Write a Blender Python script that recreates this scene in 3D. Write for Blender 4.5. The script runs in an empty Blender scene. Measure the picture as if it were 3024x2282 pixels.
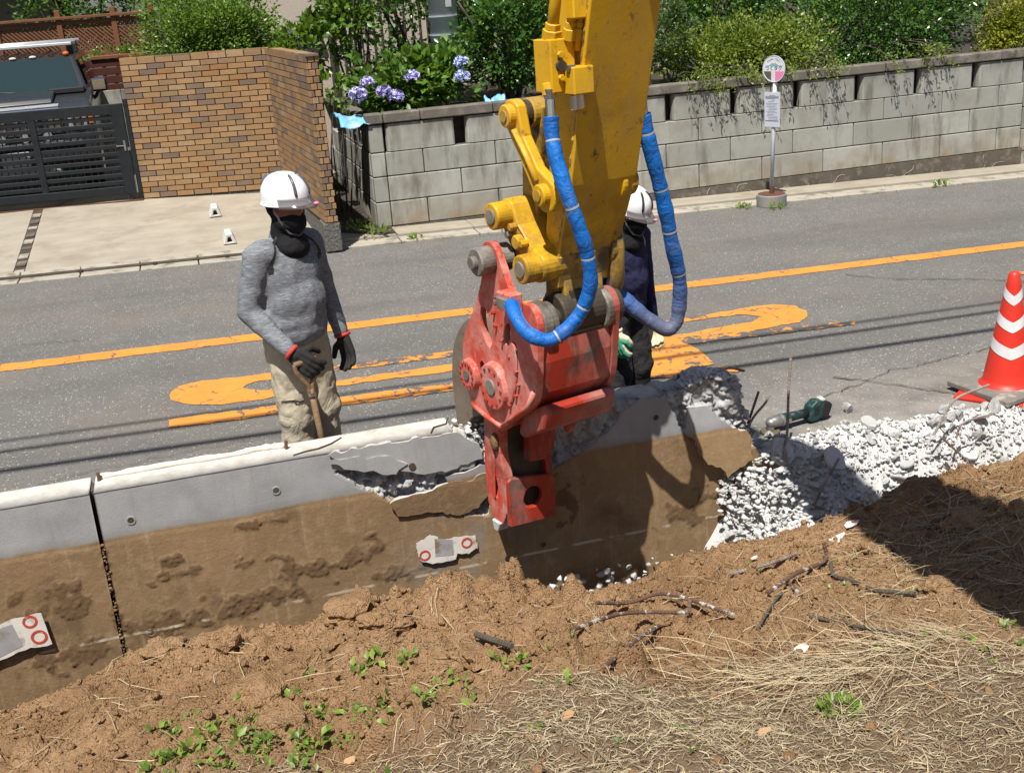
import bpy, bmesh, math, random
import numpy as np
from mathutils import Vector, Matrix, Euler
random.seed(7); RNG = np.random.default_rng(11)
S = bpy.context.scene; COL = S.collection
rad = math.radians
# ------------------------------------------------------------------ camera
PITCH, ROLL, YAW, EYE = rad(19.3), rad(4.29), rad(15.0), 2.57
_F = Vector((0, math.cos(PITCH), -math.sin(PITCH))); _r = Vector((1, 0, 0)); _u = Vector((0, math.sin(PITCH), math.cos(PITCH)))
_R = _r*math.cos(ROLL) - _u*math.sin(ROLL); _U = _r*math.sin(ROLL) + _u*math.cos(ROLL)
_m = Matrix.Rotation(-YAW, 3, 'Z'); _R, _U, _F = _m @ _R, _m @ _U, _m @ _F
cam = bpy.data.objects.new('camera', bpy.data.cameras.new('camera')); COL.objects.link(cam)
cam.matrix_world = Matrix(((_R.x, _U.x, -_F.x, 0), (_R.y, _U.y, -_F.y, 0), (_R.z, _U.z, -_F.z, EYE), (0, 0, 0, 1)))
cam.data.lens = 40.33; cam.data.sensor_width = 36; cam.data.sensor_fit = 'HORIZONTAL'; cam.data.clip_end = 2000; cam.data.clip_start = .05
S.camera = cam
# ------------------------------------------------------------------ light
SUN = Vector((.27, .45, -1.0)).normalized()
W = bpy.data.worlds.new('World'); S.world = W; W.use_nodes = True
nt = W.node_tree; nt.nodes.clear()
sky = nt.nodes.new('ShaderNodeTexSky'); sky.sky_type = 'NISHITA'; sky.sun_disc = False
sky.sun_elevation = math.asin(-SUN.z); sky.sun_rotation = math.atan2(-SUN.x, -SUN.y); sky.air_density = 1.0; sky.dust_density = 1.2
bg = nt.nodes.new('ShaderNodeBackground'); bg.inputs[1].default_value = .055
wo = nt.nodes.new('ShaderNodeOutputWorld'); nt.links.new(sky.outputs[0], bg.inputs[0]); nt.links.new(bg.outputs[0], wo.inputs[0])
sl = bpy.data.lights.new('sun', 'SUN'); sl.energy = 5.0; sl.angle = rad(.53); sl.color = (1, .95, .87)
so = bpy.data.objects.new('sun', sl); COL.objects.link(so); so.rotation_euler = SUN.to_track_quat('-Z', 'Y').to_euler(); so.location = (-4, -2, 12)
S.view_settings.view_transform = 'Standard'; S.view_settings.look = 'None'; S.view_settings.gamma = 1; S.view_settings.exposure = .55
S.view_settings.use_curve_mapping = False
# ------------------------------------------------------------------ materials
def srgb(*c):
    return tuple((v/12.92 if v <= .04045 else ((v+.055)/1.055)**2.4) for v in [x/255 for x in c])
class N:
    def __init__(s, name):
        s.m = bpy.data.materials.new(name); s.m.use_nodes = True; s.t = s.m.node_tree; s.b = s.t.nodes['Principled BSDF']; s.out = s.t.nodes['Material Output']
        s.tc = s.t.nodes.new('ShaderNodeTexCoord'); s.co = s.tc.outputs['Object']
    def n(s, typ, **k):
        x = s.t.nodes.new('ShaderNode'+typ)
        for a, v in k.items(): setattr(x, a, v)
        return x
    def l(s, a, b): s.t.links.new(a, b)
    def put(s, inp, v):
        if hasattr(v, 'is_output') or isinstance(v, bpy.types.NodeSocket): s.l(v, inp)
        elif isinstance(v, (tuple, list)) and len(v) == 3 and inp.type == 'RGBA': inp.default_value = (*v, 1)
        else: inp.default_value = v
    def noise(s, scale, detail=5, rough=.55, dist=0, co=None, stretch=None):
        x = s.n('TexNoise'); x.inputs['Scale'].default_value = scale; x.inputs['Detail'].default_value = detail; x.inputs['Roughness'].default_value = rough; x.inputs['Distortion'].default_value = dist
        c = co or s.co
        if stretch:
            mp = s.n('Mapping'); mp.inputs['Scale'].default_value = stretch; s.l(c, mp.inputs['Vector']); c = mp.outputs[0]
        s.l(c, x.inputs['Vector']); return x.outputs['Fac']
    def vor(s, scale, feature='F1', co=None, rnd=1, out='Distance'):
        x = s.n('TexVoronoi', feature=feature); x.inputs['Scale'].default_value = scale; x.inputs['Randomness'].default_value = rnd; s.l(co or s.co, x.inputs['Vector']); return x.outputs[out]
    def ramp(s, v, a, b, lo=0, hi=1):
        x = s.n('MapRange'); x.inputs[1].default_value = a; x.inputs[2].default_value = b; x.inputs[3].default_value = lo; x.inputs[4].default_value = hi; s.l(v, x.inputs[0]); return x.outputs[0]
    def mix(s, f, a, b, mode='MIX'):
        x = s.n('Mix', data_type='RGBA', blend_type=mode); s.put(x.inputs[0], f); s.put(x.inputs[6], a); s.put(x.inputs[7], b); return x.outputs[2]
    def math(s, op, a, b=0.):
        x = s.n('Math', operation=op); s.put(x.inputs[0], a); s.put(x.inputs[1], b); return x.outputs[0]
    def xyz(s, co=None):
        x = s.n('SeparateXYZ'); s.l(co or s.co, x.inputs[0]); return x.outputs
    def attr(s, name, o='Fac'):
        x = s.n('Attribute', attribute_name=name); return x.outputs[o]
    def rnd(s): return s.n('ObjectInfo').outputs['Random']
    def bump(s, h, st=.3, d=.01):
        x = s.n('Bump'); x.inputs['Strength'].default_value = st; x.inputs['Distance'].default_value = d; s.l(h, x.inputs['Height']); s.l(x.outputs[0], s.b.inputs['Normal']); return x
    def fin(s, col, rough=.8, metal=0, spec=.4, **k):
        s.put(s.b.inputs['Base Color'], col); s.put(s.b.inputs['Roughness'], rough); s.put(s.b.inputs['Metallic'], metal); s.put(s.b.inputs['Specular IOR Level'], spec)
        for a, v in k.items(): s.put(s.b.inputs[a], v)
        return s.m
MATS = {}
def plain(name, c1, c2=None, scale=6, rough=.7, metal=0, spec=.4, bump=0, bscale=60, dirt=None, dscale=3, dlo=.52, dhi=.66, stretch=None, bd=.004):
    s = N(name); c2 = c2 or tuple(v*.8 for v in c1)
    col = s.mix(s.ramp(s.noise(scale, 7, .6, stretch=stretch), .3, .7), c1, c2)
    if dirt: col = s.mix(s.ramp(s.noise(dscale, 8, .65), dlo, dhi), col, dirt)
    if bump: s.bump(s.noise(bscale, 6, .6), bump, bd)
    MATS[name] = s.fin(col, rough, metal, spec); return s.m
# --- asphalt
def mat_asphalt():
    s = N('asphalt'); a = s.noise(2.2, 6, .6); b = s.noise(140, 3, .7)
    col = s.mix(s.ramp(a, .35, .68), (.112, .108, .101), (.150, .144, .135))
    col = s.mix(s.ramp(b, .42, .68), col, (.205, .196, .183)); col = s.mix(s.ramp(b, .48, .34), col, (.055, .053, .05))
    st = s.vor(62, out='Color'); x = s.xyz(st); dd = s.vor(62)
    pick = s.math('MULTIPLY', s.ramp(x[0], .86, .9), s.ramp(dd, .42, .3)); col = s.mix(pick, col, (.42, .4, .36))
    tan = s.math('MULTIPLY', s.ramp(s.noise(.9, 4, .6), .5, .72), .5); col = s.mix(tan, col, (.19, .16, .125))
    tr_ = s.math('MULTIPLY', s.ramp(s.noise(1.1, 4, .6, stretch=(.12, 1, 1)), .5, .68), .45); col = s.mix(tr_, col, (.085, .082, .078)); nx = s.xyz(s.co); near = s.math('MULTIPLY', s.ramp(nx[1], 6.9, 5.7), s.ramp(s.noise(4, 5, .6), .3, .6)); col = s.mix(s.math('MULTIPLY', near, .55), col, (.36, .33, .29))
    s.bump(b, .9, .005)
    MATS['asphalt'] = s.fin(col, .85, spec=.25)
mat_asphalt()
def mat_paint():
    s = N('road_paint'); c = s.mix(s.ramp(s.noise(5, 6, .6), .3, .7), (.70, .275, .05), (.60, .225, .04)); x = s.attr('wear')
    e = s.n('TexVoronoi', feature='DISTANCE_TO_EDGE'); e.inputs['Scale'].default_value = 2.6
    wv = s.n('TexNoise'); wv.inputs['Scale'].default_value = 6; wv.inputs['Detail'].default_value = 6; s.l(s.co, wv.inputs['Vector'])
    ad = s.n('VectorMath', operation='MULTIPLY_ADD'); s.l(wv.outputs['Color'], ad.inputs[0]); ad.inputs[1].default_value = (.3, .3, .3); s.l(s.co, ad.inputs[2]); s.l(ad.outputs[0], e.inputs['Vector'])
    crk = s.math('MULTIPLY', s.ramp(e.outputs[0], .018, .008), s.ramp(s.noise(3, 3), .42, .5))
    wn = s.math('ADD', s.noise(9, 9, .72), s.math('MULTIPLY', x, .33)); worn = s.math('MAXIMUM', s.ramp(wn, .66, .69), crk)
    fine = s.ramp(s.noise(130, 3, .7), .62, .7); worn = s.math('MAXIMUM', worn, s.math('MULTIPLY', fine, .5))
    ash = s.mix(s.ramp(s.noise(140, 3, .7), .4, .66), (.075, .072, .068), (.16, .153, .143))
    s.bump(s.math('SUBTRACT', s.math('MULTIPLY', s.noise(140, 3, .7), .35), worn), .5, .004)
    MATS['paint'] = s.fin(s.mix(worn, c, ash), .6, spec=.35)
mat_paint()
def mat_wall():
    s = N('wall_concrete'); p = s.xyz(); n1 = s.noise(1.6, 7, .62); n2 = s.noise(7, 7, .6)
    grey = s.mix(s.ramp(n2, .3, .7), (.245, .252, .26), (.325, .33, .335))
    grey = s.mix(s.math('MULTIPLY', s.ramp(s.noise(5, 6, .65, stretch=(3, 1, .35)), .55, .75), .45), grey, (.2, .19, .175))
    mud = s.mix(s.ramp(n1, .3, .72), (.26, .17, .088), (.175, .117, .064)); mud = s.mix(s.ramp(s.noise(14, 7, .7), .5, .75), mud, (.30, .21, .12))
    mud = s.mix(s.math('MULTIPLY', s.ramp(s.noise(3.1, 8, .7), .56, .66), .75), mud, (.12, .078, .043)); mud = s.mix(s.math('MULTIPLY', s.ramp(s.noise(9, 6, .7, stretch=(2.5, 1, .22)), .56, .72), .5), mud, (.36, .27, .17)); mud = s.mix(s.math('MULTIPLY', s.ramp(s.noise(5, 6, .7, stretch=(.3, 1, 2.5)), .58, .7), .45), mud, (.15, .10, .06)); mud = s.mix(s.ramp(s.attr('clump'), .15, .6), mud, (.135, .084, .044))
    ex = s.math('ADD', s.math('MULTIPLY', p[0], .9), s.math('MULTIPLY', p[2], -1.0))
    greyex = s.math('MULTIPLY', s.ramp(s.math('ABSOLUTE', s.math('SUBTRACT', p[0], 1.15)), .5, .12), s.ramp(s.noise(4, 6), .45, .6)); mud = s.mix(s.math('MULTIPLY', greyex, s.ramp(p[2], .05, -.2)), mud, (.2, .175, .145))
    line = s.math('ADD', p[2], s.math('ADD', s.math('MULTIPLY', s.noise(2.2, 5), .05), s.math('MULTIPLY', s.noise(30, 4), .012)))
    f = s.ramp(line, .205, .222); drip = s.math('MULTIPLY', s.ramp(line, .26, .215), .35)
    col = s.mix(f, mud, s.mix(drip, grey, (.16, .12, .08)))
    scr = s.n('TexNoise'); wl = s.math('ABSOLUTE', s.math('ADD', s.math('ADD', p[2], .34), s.math('MULTIPLY', s.noise(1.3, 2), .02)))
    col = s.mix(s.math('MULTIPLY', s.ramp(wl, .0095, .005), s.ramp(s.noise(6, 5), .47, .53)), col, (.42, .35, .26))
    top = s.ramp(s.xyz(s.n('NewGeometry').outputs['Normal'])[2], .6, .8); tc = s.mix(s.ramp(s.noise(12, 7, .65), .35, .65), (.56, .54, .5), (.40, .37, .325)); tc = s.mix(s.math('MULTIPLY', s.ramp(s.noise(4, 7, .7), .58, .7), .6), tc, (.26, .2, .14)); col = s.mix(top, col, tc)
    rough = s.attr('broken'); rc = s.mix(s.ramp(s.noise(22, 7, .65), .35, .65), (.50, .50, .50), (.36, .365, .37)); rc = s.mix(s.ramp(s.vor(38), .32, .12), rc, (.30, .30, .29)); col = s.mix(s.ramp(rough, .4, .6), col, rc)
    h = s.math('ADD', s.math('MULTIPLY', s.noise(90, 6, .7), s.ramp(rough, .3, .7, .25, 2.2)), s.math('MULTIPLY', s.noise(28, 6, .7), s.ramp(line, .2, .18, 0, .7))); s.bump(h, .7, .008)
    MATS['wall'] = s.fin(col, .85, spec=.25)
mat_wall()
def mat_soil():
    s = N('soil'); s.co = s.n('NewGeometry').outputs['Position']; p = s.xyz(); n1 = s.noise(2.3, 7, .62); n2 = s.noise(26, 7, .65)
    c = s.mix(s.ramp(n1, .3, .7), (.36, .215, .108), (.275, .16, .078)); c = s.mix(s.ramp(n2, .38, .72), c, (.44, .285, .16)); c = s.mix(s.math('MULTIPLY', s.ramp(s.noise(.9, 5, .6), .5, .66), .75), c, (.22, .128, .065)); c = s.mix(s.math('MULTIPLY', s.ramp(s.noise(1.4, 6, .6), .55, .7), .5), c, (.45, .305, .175)); c = s.mix(s.ramp(s.noise(9, 6, .65), .58, .8), c, (.18, .10, .05))
    lit = s.attr('litter'); lc = s.mix(s.ramp(n2, .35, .65), (.27, .20, .135), (.15, .108, .072)); c = s.mix(s.math('MULTIPLY', lit, .8), c, lc)
    c = s.mix(s.math('MULTIPLY', s.ramp(s.vor(150), .3, .08), .45), c, (.08, .043, .02))
    s.bump(s.math('ADD', s.noise(60, 8, .78), s.math('MULTIPLY', s.vor(110), -.7)), 1.0, .018); MATS['soil'] = s.fin(c, .95, spec=.12)
mat_soil()
def mat_block():
    s = N('cement_block'); r = s.rnd(); base = s.mix(r, (.37, .37, .335), (.28, .285, .26)); o = s.n('NewGeometry').outputs['Position']; p = s.xyz(o)
    base = s.mix(s.ramp(s.noise(3, 7, .65, co=o), .4, .7), base, (.26, .25, .215)); base = s.mix(s.math('MULTIPLY', s.ramp(s.noise(4.2, 7, .65, stretch=(1.3, 1.3, .3), co=o), .50, .68), .8), base, (.13, .12, .10))
    base = s.mix(s.math('MULTIPLY', s.ramp(p[2], .3, -.02), s.ramp(s.noise(5, 6, .6, co=o), .4, .65)), base, (.26, .19, .115))
    base = s.mix(s.math('MULTIPLY', s.ramp(p[2], 1.02, 1.18), s.ramp(s.noise(6, 6, stretch=(1, 1, .25), co=o), .4, .62)), base, (.13, .125, .115))
    s.bump(s.math('ADD', s.noise(160, 4, .7), s.noise(90, 3, stretch=(6, 6, .15), co=o)), .35, .003); MATS['block'] = s.fin(base, .9, spec=.2)
    s = N('coping_block'); base = s.mix(s.rnd(), (.15, .135, .115), (.10, .093, .082)); o = s.n('NewGeometry').outputs['Position']
    base = s.mix(s.ramp(s.noise(6, 7, .7, co=o), .5, .72), base, (.24, .215, .18)); base = s.mix(s.ramp(s.noise(4, 6, .7, co=o), .56, .7), base, (.06, .06, .045)); s.bump(s.noise(110, 5, .7), .4, .004); MATS['coping'] = s.fin(base, .92, spec=.2)
    s = N('brick_tile'); r = s.rnd(); o = s.n('NewGeometry').outputs['Position']; ry = s.n('ValToRGB'); cr = ry.color_ramp; cr.interpolation = 'CONSTANT'
    cols = [(0, (.28, .17, .082)), (.25, (.235, .15, .08)), (.45, (.31, .185, .09)), (.6, (.15, .108, .083)), (.72, (.27, .145, .06)), (.84, (.17, .118, .083)), (.93, (.32, .215, .12))]
    while len(cr.elements) < len(cols): cr.elements.new(.5)
    for e, (q, c) in zip(cr.elements, cols): e.position = q; e.color = (*c, 1)
    s.l(r, ry.inputs[0]); c = s.mix(s.math('MULTIPLY', s.ramp(s.noise(28, 6, .65, co=o), .45, .75), .5), ry.outputs[0], (.17, .11, .07)); c = s.mix(s.math('MULTIPLY', s.ramp(s.noise(3, 5, co=o), .5, .8), .3), c, (.36, .26, .16))
    s.bump(s.noise(80, 5, .7, co=o), .5, .004); MATS['brick'] = s.fin(c, .85, spec=.25)
mat_block()
def mat_yellow():
    for nm, c1, c2, dirt, dl, dh in (('yellow', (.64, .37, .010), (.56, .30, .008), (.10, .065, .03), .60, .68), ('yellow_dirty', (.50, .30, .025), (.30, .19, .035), (.05, .042, .03), .50, .62), ('red', (.55, .075, .045), (.45, .045, .026), (.60, .34, .29), .44, .74), ('red_shaded_dirty', (.36, .030, .012), (.27, .022, .010), (.05, .04, .035), .52, .66)):  # second red is a deeper copy for the shaded faces, plus real grime
        s = N('machine_'+nm); c = s.mix(s.ramp(s.noise(4, 6, .6), .3, .7), c1, c2); c = s.mix(s.ramp(s.noise(7, 9, .72), dl, dh), c, dirt)
        p = s.xyz(); chips = s.math('MULTIPLY', s.ramp(s.noise(30, 7, .75), .60, .64), s.math('MULTIPLY', s.ramp(p[2], 2.7, 1.4), s.ramp(s.noise(5, 4), .42, .55))); c = s.mix(chips, c, (.06, .028, .012))
        if 'yellow' in nm: low_ = s.math('MULTIPLY', s.ramp(p[2], 1.85, 1.15), s.ramp(s.noise(9, 8, .75), .40, .58)); c = s.mix(s.math('MULTIPLY', low_, .85), c, (.075, .05, .022))
        gs = s.ramp(s.noise(3.2, 6, .7, stretch=(1, 1, .35)), .5, .72); c = s.mix(s.math('MULTIPLY', gs, .35), c, (.3, .24, .17) if 'red' not in nm else (.55, .40, .36))
        sc_ = s.ramp(s.noise(16, 7, .75, stretch=(1, 1, .22)), .60, .66); c = s.mix(s.math('MULTIPLY', sc_, .55), c, (.66, .50, .46) if nm == 'red' else (.16, .12, .09)); gr_ = s.ramp(s.noise(2.6, 7, .7), .56, .74); c = s.mix(s.math('MULTIPLY', gr_, .6), c, (.10, .07, .06) if 'red' in nm else (.16, .10, .03))
        s.bump(s.math('ADD', s.noise(45, 6, .7), s.math('MULTIPLY', chips, -.8)), .3, .003); MATS[nm] = s.fin(c, s.ramp(s.noise(8, 6), .3, .7, .38, .62), spec=.4)
mat_yellow()
def mat_leaf(name, dark, light, rough=.42, tr=.3, tip=None):
    s = N(name); v = s.attr('tint'); c = s.mix(v, dark, light)
    if tip: c = s.mix(s.ramp(v, .93, .95), c, tip)
    s.fin(c, rough, spec=.5); t = s.n('BsdfTranslucent'); s.put(t.inputs[0], s.mix(.5, c, (.25, .38, .02), 'MIX')); mx = s.n('MixShader'); mx.inputs[0].default_value = tr
    s.l(s.b.outputs[0], mx.inputs[1]); s.l(t.outputs[0], mx.inputs[2]); s.l(mx.outputs[0], s.out.inputs[0]); MATS[name] = s.m
mat_leaf('leaf_camellia', (.03, .085, .018), (.095, .20, .035), .23, .22)
mat_leaf('leaf_bright', (.06, .135, .02), (.17, .28, .035), .36, .35)
mat_leaf('leaf_hydrangea', (.055, .135, .022), (.16, .28, .04), .42, .36)
mat_leaf('leaf_azalea', (.10, .16, .028), (.31, .37, .06), .42, .38)
mat_leaf('leaf_variegated', (.07, .145, .03), (.20, .32, .05), .36, .36, (.62, .66, .45))
mat_leaf('leaf_gold', (.13, .16, .015), (.36, .36, .03), .45, .35)
mat_leaf('leaf_weed', (.085, .155, .028), (.25, .35, .06), .42, .35)
mat_leaf('leaf_feather', (.05, .10, .03), (.13, .19, .07), .5, .3)
mat_leaf('straw', (.17, .125, .08), (.58, .485, .31), .55, .1)
def mat_misc():
    s = N('petal'); v = s.attr('tint'); c = s.mix(v, s.mix(s.attr('blue'), (.28, .20, .62), (.22, .36, .68)), (.70, .68, .86)); MATS['petal'] = s.fin(c, .6, spec=.2)
    s = N('grey_knit'); p = s.xyz(); c = s.mix(s.ramp(s.noise(26, 5, .7, stretch=(1, 1, 7)), .38, .62), (.23, .245, .27), (.12, .13, .148)); c = s.mix(s.ramp(s.noise(40, 3, .6, stretch=(.6, .6, 8)), .55, .7), c, (.33, .34, .355))
    w = s.n('TexWave', wave_type='BANDS', bands_direction='Z'); w.inputs['Scale'].default_value = 55; w.inputs['Distortion'].default_value = 1; s.l(s.co, w.inputs['Vector']); s.bump(s.math('ADD', s.noise(14, 5, .6), s.math('MULTIPLY', w.outputs['Fac'], .12)), .5, .02); MATS['knit'] = s.fin(c, .95, spec=.1)
    def cloth(nm, c1, c2, sc=9, st=.6, bd=.03):
        s = N(nm); s.bump(s.noise(sc, 5, .55, 1.2), st, bd); c = s.mix(s.ramp(s.noise(5, 6, .6), .3, .7), c1, c2); MATS[nm] = s.fin(c, .9, spec=.12)
    cloth('khaki', (.46, .41, .315), (.33, .29, .215)); cloth('black_cloth', (.012, .012, .014), (.02, .02, .022)); cloth('navy', (.018, .018, .05), (.028, .028, .07)); cloth('charcoal', (.022, .022, .024), (.035, .034, .034))
    cloth('glove_black', (.018, .018, .018), (.032, .032, .03), 60, .4, .004); cloth('glove_cream', (.66, .62, .42), (.55, .52, .36), 60, .4, .004); cloth('glove_green', (.05, .30, .19), (.04, .24, .15), 60, .4, .004)
    s = N('blue_sleeve'); p = s.xyz(); c = s.mix(s.ramp(s.noise(7, 7, .65), .35, .65), (.010, .16, .56), (.006, .09, .36)); c = s.mix(s.math('MULTIPLY', s.ramp(s.noise(6, 8, .72), .54, .68), .5), c, (.15, .145, .14)); lowd = s.math('MULTIPLY', s.ramp(p[2], 1.35, 1.0), s.ramp(p[0], 1.75, 1.95)); c = s.mix(s.math('MULTIPLY', lowd, .8), c, (.13, .12, .115)); s.bump(s.noise(17, 5, .6, 1.5), .55, .02); MATS['sleeve'] = s.fin(c, .5, spec=.35)
    s = N('smoky_visor'); s.fin((.10, .085, .09), .12, spec=.5); tr = s.n('BsdfTransparent'); mx = s.n('MixShader'); mx.inputs[0].default_value = .62; s.l(tr.outputs[0], mx.inputs[1]); s.l(s.b.outputs[0], mx.inputs[2]); s.l(mx.outputs[0], s.out.inputs[0]); MATS['visor'] = s.m
    s = N('windscreen_glass'); MATS['glass'] = s.fin((.015, .03, .034), .04, spec=.7)
mat_misc()
def mat_rubble():
    s = N('rubble'); s.co = s.n('NewGeometry').outputs['Position']; r = s.n('NewGeometry').outputs['Random Per Island']; c = s.mix(s.ramp(s.noise(14, 7, .6), .3, .7), (.66, .66, .645), (.54, .54, .53)); c = s.mix(s.math('MULTIPLY', s.ramp(r, .45, 1), .75), c, (.36, .36, .355)); c = s.mix(s.math('MULTIPLY', s.ramp(s.noise(2.2, 6, .65), .52, .7), .6), c, (.40, .385, .36)); c = s.mix(s.math('MULTIPLY', s.ramp(s.noise(5, 6, .7), .6, .74), .5), c, (.33, .25, .17))
    s.bump(s.noise(75, 7, .72), .9, .012); MATS['rubble'] = s.fin(c, .95, spec=.12)
plain('helmet_white', (.78, .79, .82), (.74, .75, .78), rough=.22, spec=.5); plain('rubber', (.018, .018, .018), (.03, .03, .028), rough=.7); plain('steel', (.42, .41, .39), (.28, .27, .26), 20, .38, .9, bump=.2)
plain('pin_grey', (.30, .28, .25), (.17, .15, .13), 14, .6, .3, bump=.4, dirt=(.08, .065, .05)); plain('grease_shade', (.03, .026, .02), (.07, .055, .035), 18, .55, bump=.4); plain('jaw_brown', (.23, .19, .145), (.15, .12, .09), 7, .75, .2, bump=.4, dirt=(.34, .30, .25))  # the near-black grease colour also serves as painted shade inside openings
plain('aluminium', (.74, .75, .76), (.66, .67, .68), rough=.3, metal=.6); plain('tie_grey', (.40, .42, .43), rough=.45); plain('chrome', (.75, .76, .78), (.65, .66, .68), rough=.12, metal=1)
plain('rebar', (.30, .285, .27), (.17, .11, .075), 18, .75, .2, bump=.6, bscale=120, dirt=(.14, .07, .04), dscale=9); plain('rebar_rust', (.13, .07, .045), (.09, .055, .04), 18, .85, .1, bump=.5, dirt=(.42, .40, .38), dscale=11, dlo=.54, dhi=.6)
mat_rubble(); plain('rubble_grey', (.42, .425, .43), (.5, .5, .5), 9, .9, spec=.2, bump=.3)
plain('mud', (.20, .125, .068), (.14, .088, .05), 20, .95, spec=.1, bump=.8, bscale=60, bd=.01); plain('drive_concrete', (.35, .315, .255), (.27, .24, .19), 2.2, .9, spec=.2, bump=.3, bscale=90, dirt=(.24, .20, .155), dscale=2.6, dlo=.5, dhi=.72, stretch=(1, 2.2, 1)); plain('gutter_concrete', (.38, .35, .29), (.29, .265, .22), 5, .9, spec=.2, bump=.4, dirt=(.17, .15, .12), dscale=5)
plain('dark_seam', (.09, .075, .055), (.05, .04, .03), 12, .95, spec=.1); plain('base_mortar', (.125, .105, .083), (.085, .073, .06), 5, .9, spec=.2, bump=.3, dirt=(.20, .175, .14), dscale=7); plain('rough_stone', (.19, .185, .165), (.06, .06, .055), 42, .95, spec=.2, bump=1, bscale=40, bd=.02); plain('brick_mortar', (.055, .038, .026), (.04, .028, .02), 30, .95, spec=.1)
plain('gate_black', (.009, .011, .014), (.014, .017, .02), 9, .55, spec=.3); plain('gravel', (.34, .29, .21), (.18, .15, .11), 60, .95, bump=.9, bscale=70, bd=.01); plain('house_wall', (.46, .39, .335), (.40, .34, .29), 20, .9, bump=.2, bscale=120); plain('house_trim', (.17, .165, .16), rough=.6); plain('house_dark', (.05, .048, .045), rough=.6)
plain('pole_grey', (.64, .70, .76), (.56, .62, .68), 5, .5, .15, spec=.5, dirt=(.30, .33, .36), dscale=3); plain('wood_brown', (.20, .085, .042), (.14, .058, .03), 9, .75, spec=.25, bump=.3, stretch=(1, 1, 6)); plain('wood_red', (.085, .026, .016), (.055, .018, .012), 9, .8, spec=.2)
plain('car_black', (.026, .029, .034), (.032, .035, .04), rough=.14, spec=.8); plain('car_trim', (.02, .02, .022), rough=.6); plain('amber', (.55, .13, .02), rough=.25); plain('lamp_glass', (.5, .5, .5), rough=.1, metal=.5); plain('plate_white', (.6, .6, .62), rough=.5); plain('skin', (.28, .13, .085), (.24, .105, .07), rough=.55)
plain('cone_red', (.62, .035, .02), (.54, .03, .018), 4, .45, bump=.1, dirt=(.62, .30, .26), dscale=2.5, dlo=.6, dhi=.8); plain('cone_white', (.68, .68, .69), rough=.4); plain('cone_base', (.20, .19, .165), (.12, .11, .1), 12, .85, bump=.4, dirt=(.36, .33, .28), dscale=9); plain('sign_white', (.66, .68, .72), rough=.35); plain('sign_pink', (.75, .22, .42), rough=.4); plain('sign_teal', (.22, .40, .42), rough=.4); plain('ink', (.04, .04, .05), rough=.6); plain('paper_grey', (.50, .53, .60), (.46, .49, .56), rough=.45); plain('paper_ink', (.24, .26, .30), rough=.6)
plain('pole_white', (.62, .65, .70), (.55, .58, .63), rough=.35); plain('drum_grey', (.27, .28, .285), (.20, .205, .21), 8, .6, .2, bump=.3, dirt=(.33, .25, .16), dscale=6); plain('rust', (.12, .05, .03), rough=.85); plain('tarp_blue', (.12, .36, .62), (.2, .47, .72), 12, .45, dirt=(.42, .55, .62), dscale=7); plain('grinder_teal', (.006, .036, .038), (.012, .05, .05), 20, .45, dirt=(.10, .10, .09), dscale=20); plain('grinder_black', (.015, .015, .016), rough=.55); plain('grinder_metal', (.36, .35, .33), (.25, .24, .23), 25, .42, .7, bump=.2); plain('disc_brown', (.11, .095, .06), rough=.7)
plain('paper_white', (.66, .64, .6), (.55, .52, .48), 14, .8, dirt=(.30, .22, .14), dscale=9); plain('sticker_silver', (.36, .36, .38), (.28, .275, .28), 10, .5, dirt=(.2, .14, .085), dscale=6); plain('sticker_red', (.55, .06, .03), (.45, .06, .03), 10, .6, dirt=(.4, .3, .25), dscale=30, dlo=.6, dhi=.65); plain('sealant', (.62, .59, .53), (.5, .46, .4), 12, .75, bump=.4); plain('shovel_wood', (.26, .17, .09), (.14, .085, .05), 16, .7, bump=.3, stretch=(1, 1, 5), dirt=(.1, .07, .05), dscale=12); plain('tile_red', (.3, .1, .05), rough=.8); plain('bark', (.09, .075, .055), (.06, .05, .038), 16, .9, bump=.6); plain('petiole', (.10, .13, .04), (.12, .09, .05), rough=.8); plain('dead_leaf', (.42, .27, .14), (.33, .19, .09), rough=.7); plain('wheelstop', (.56, .56, .53), (.46, .46, .43), 9, .85, bump=.3); plain('garden_soil', (.05, .04, .03), (.035, .03, .022), rough=.95)
plain('wire_black', (.01, .01, .01), rough=.5); plain('cloth_red', (.5, .05, .04), rough=.8); plain('reflect_strip', (.10, .10, .11), rough=.3)
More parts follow.
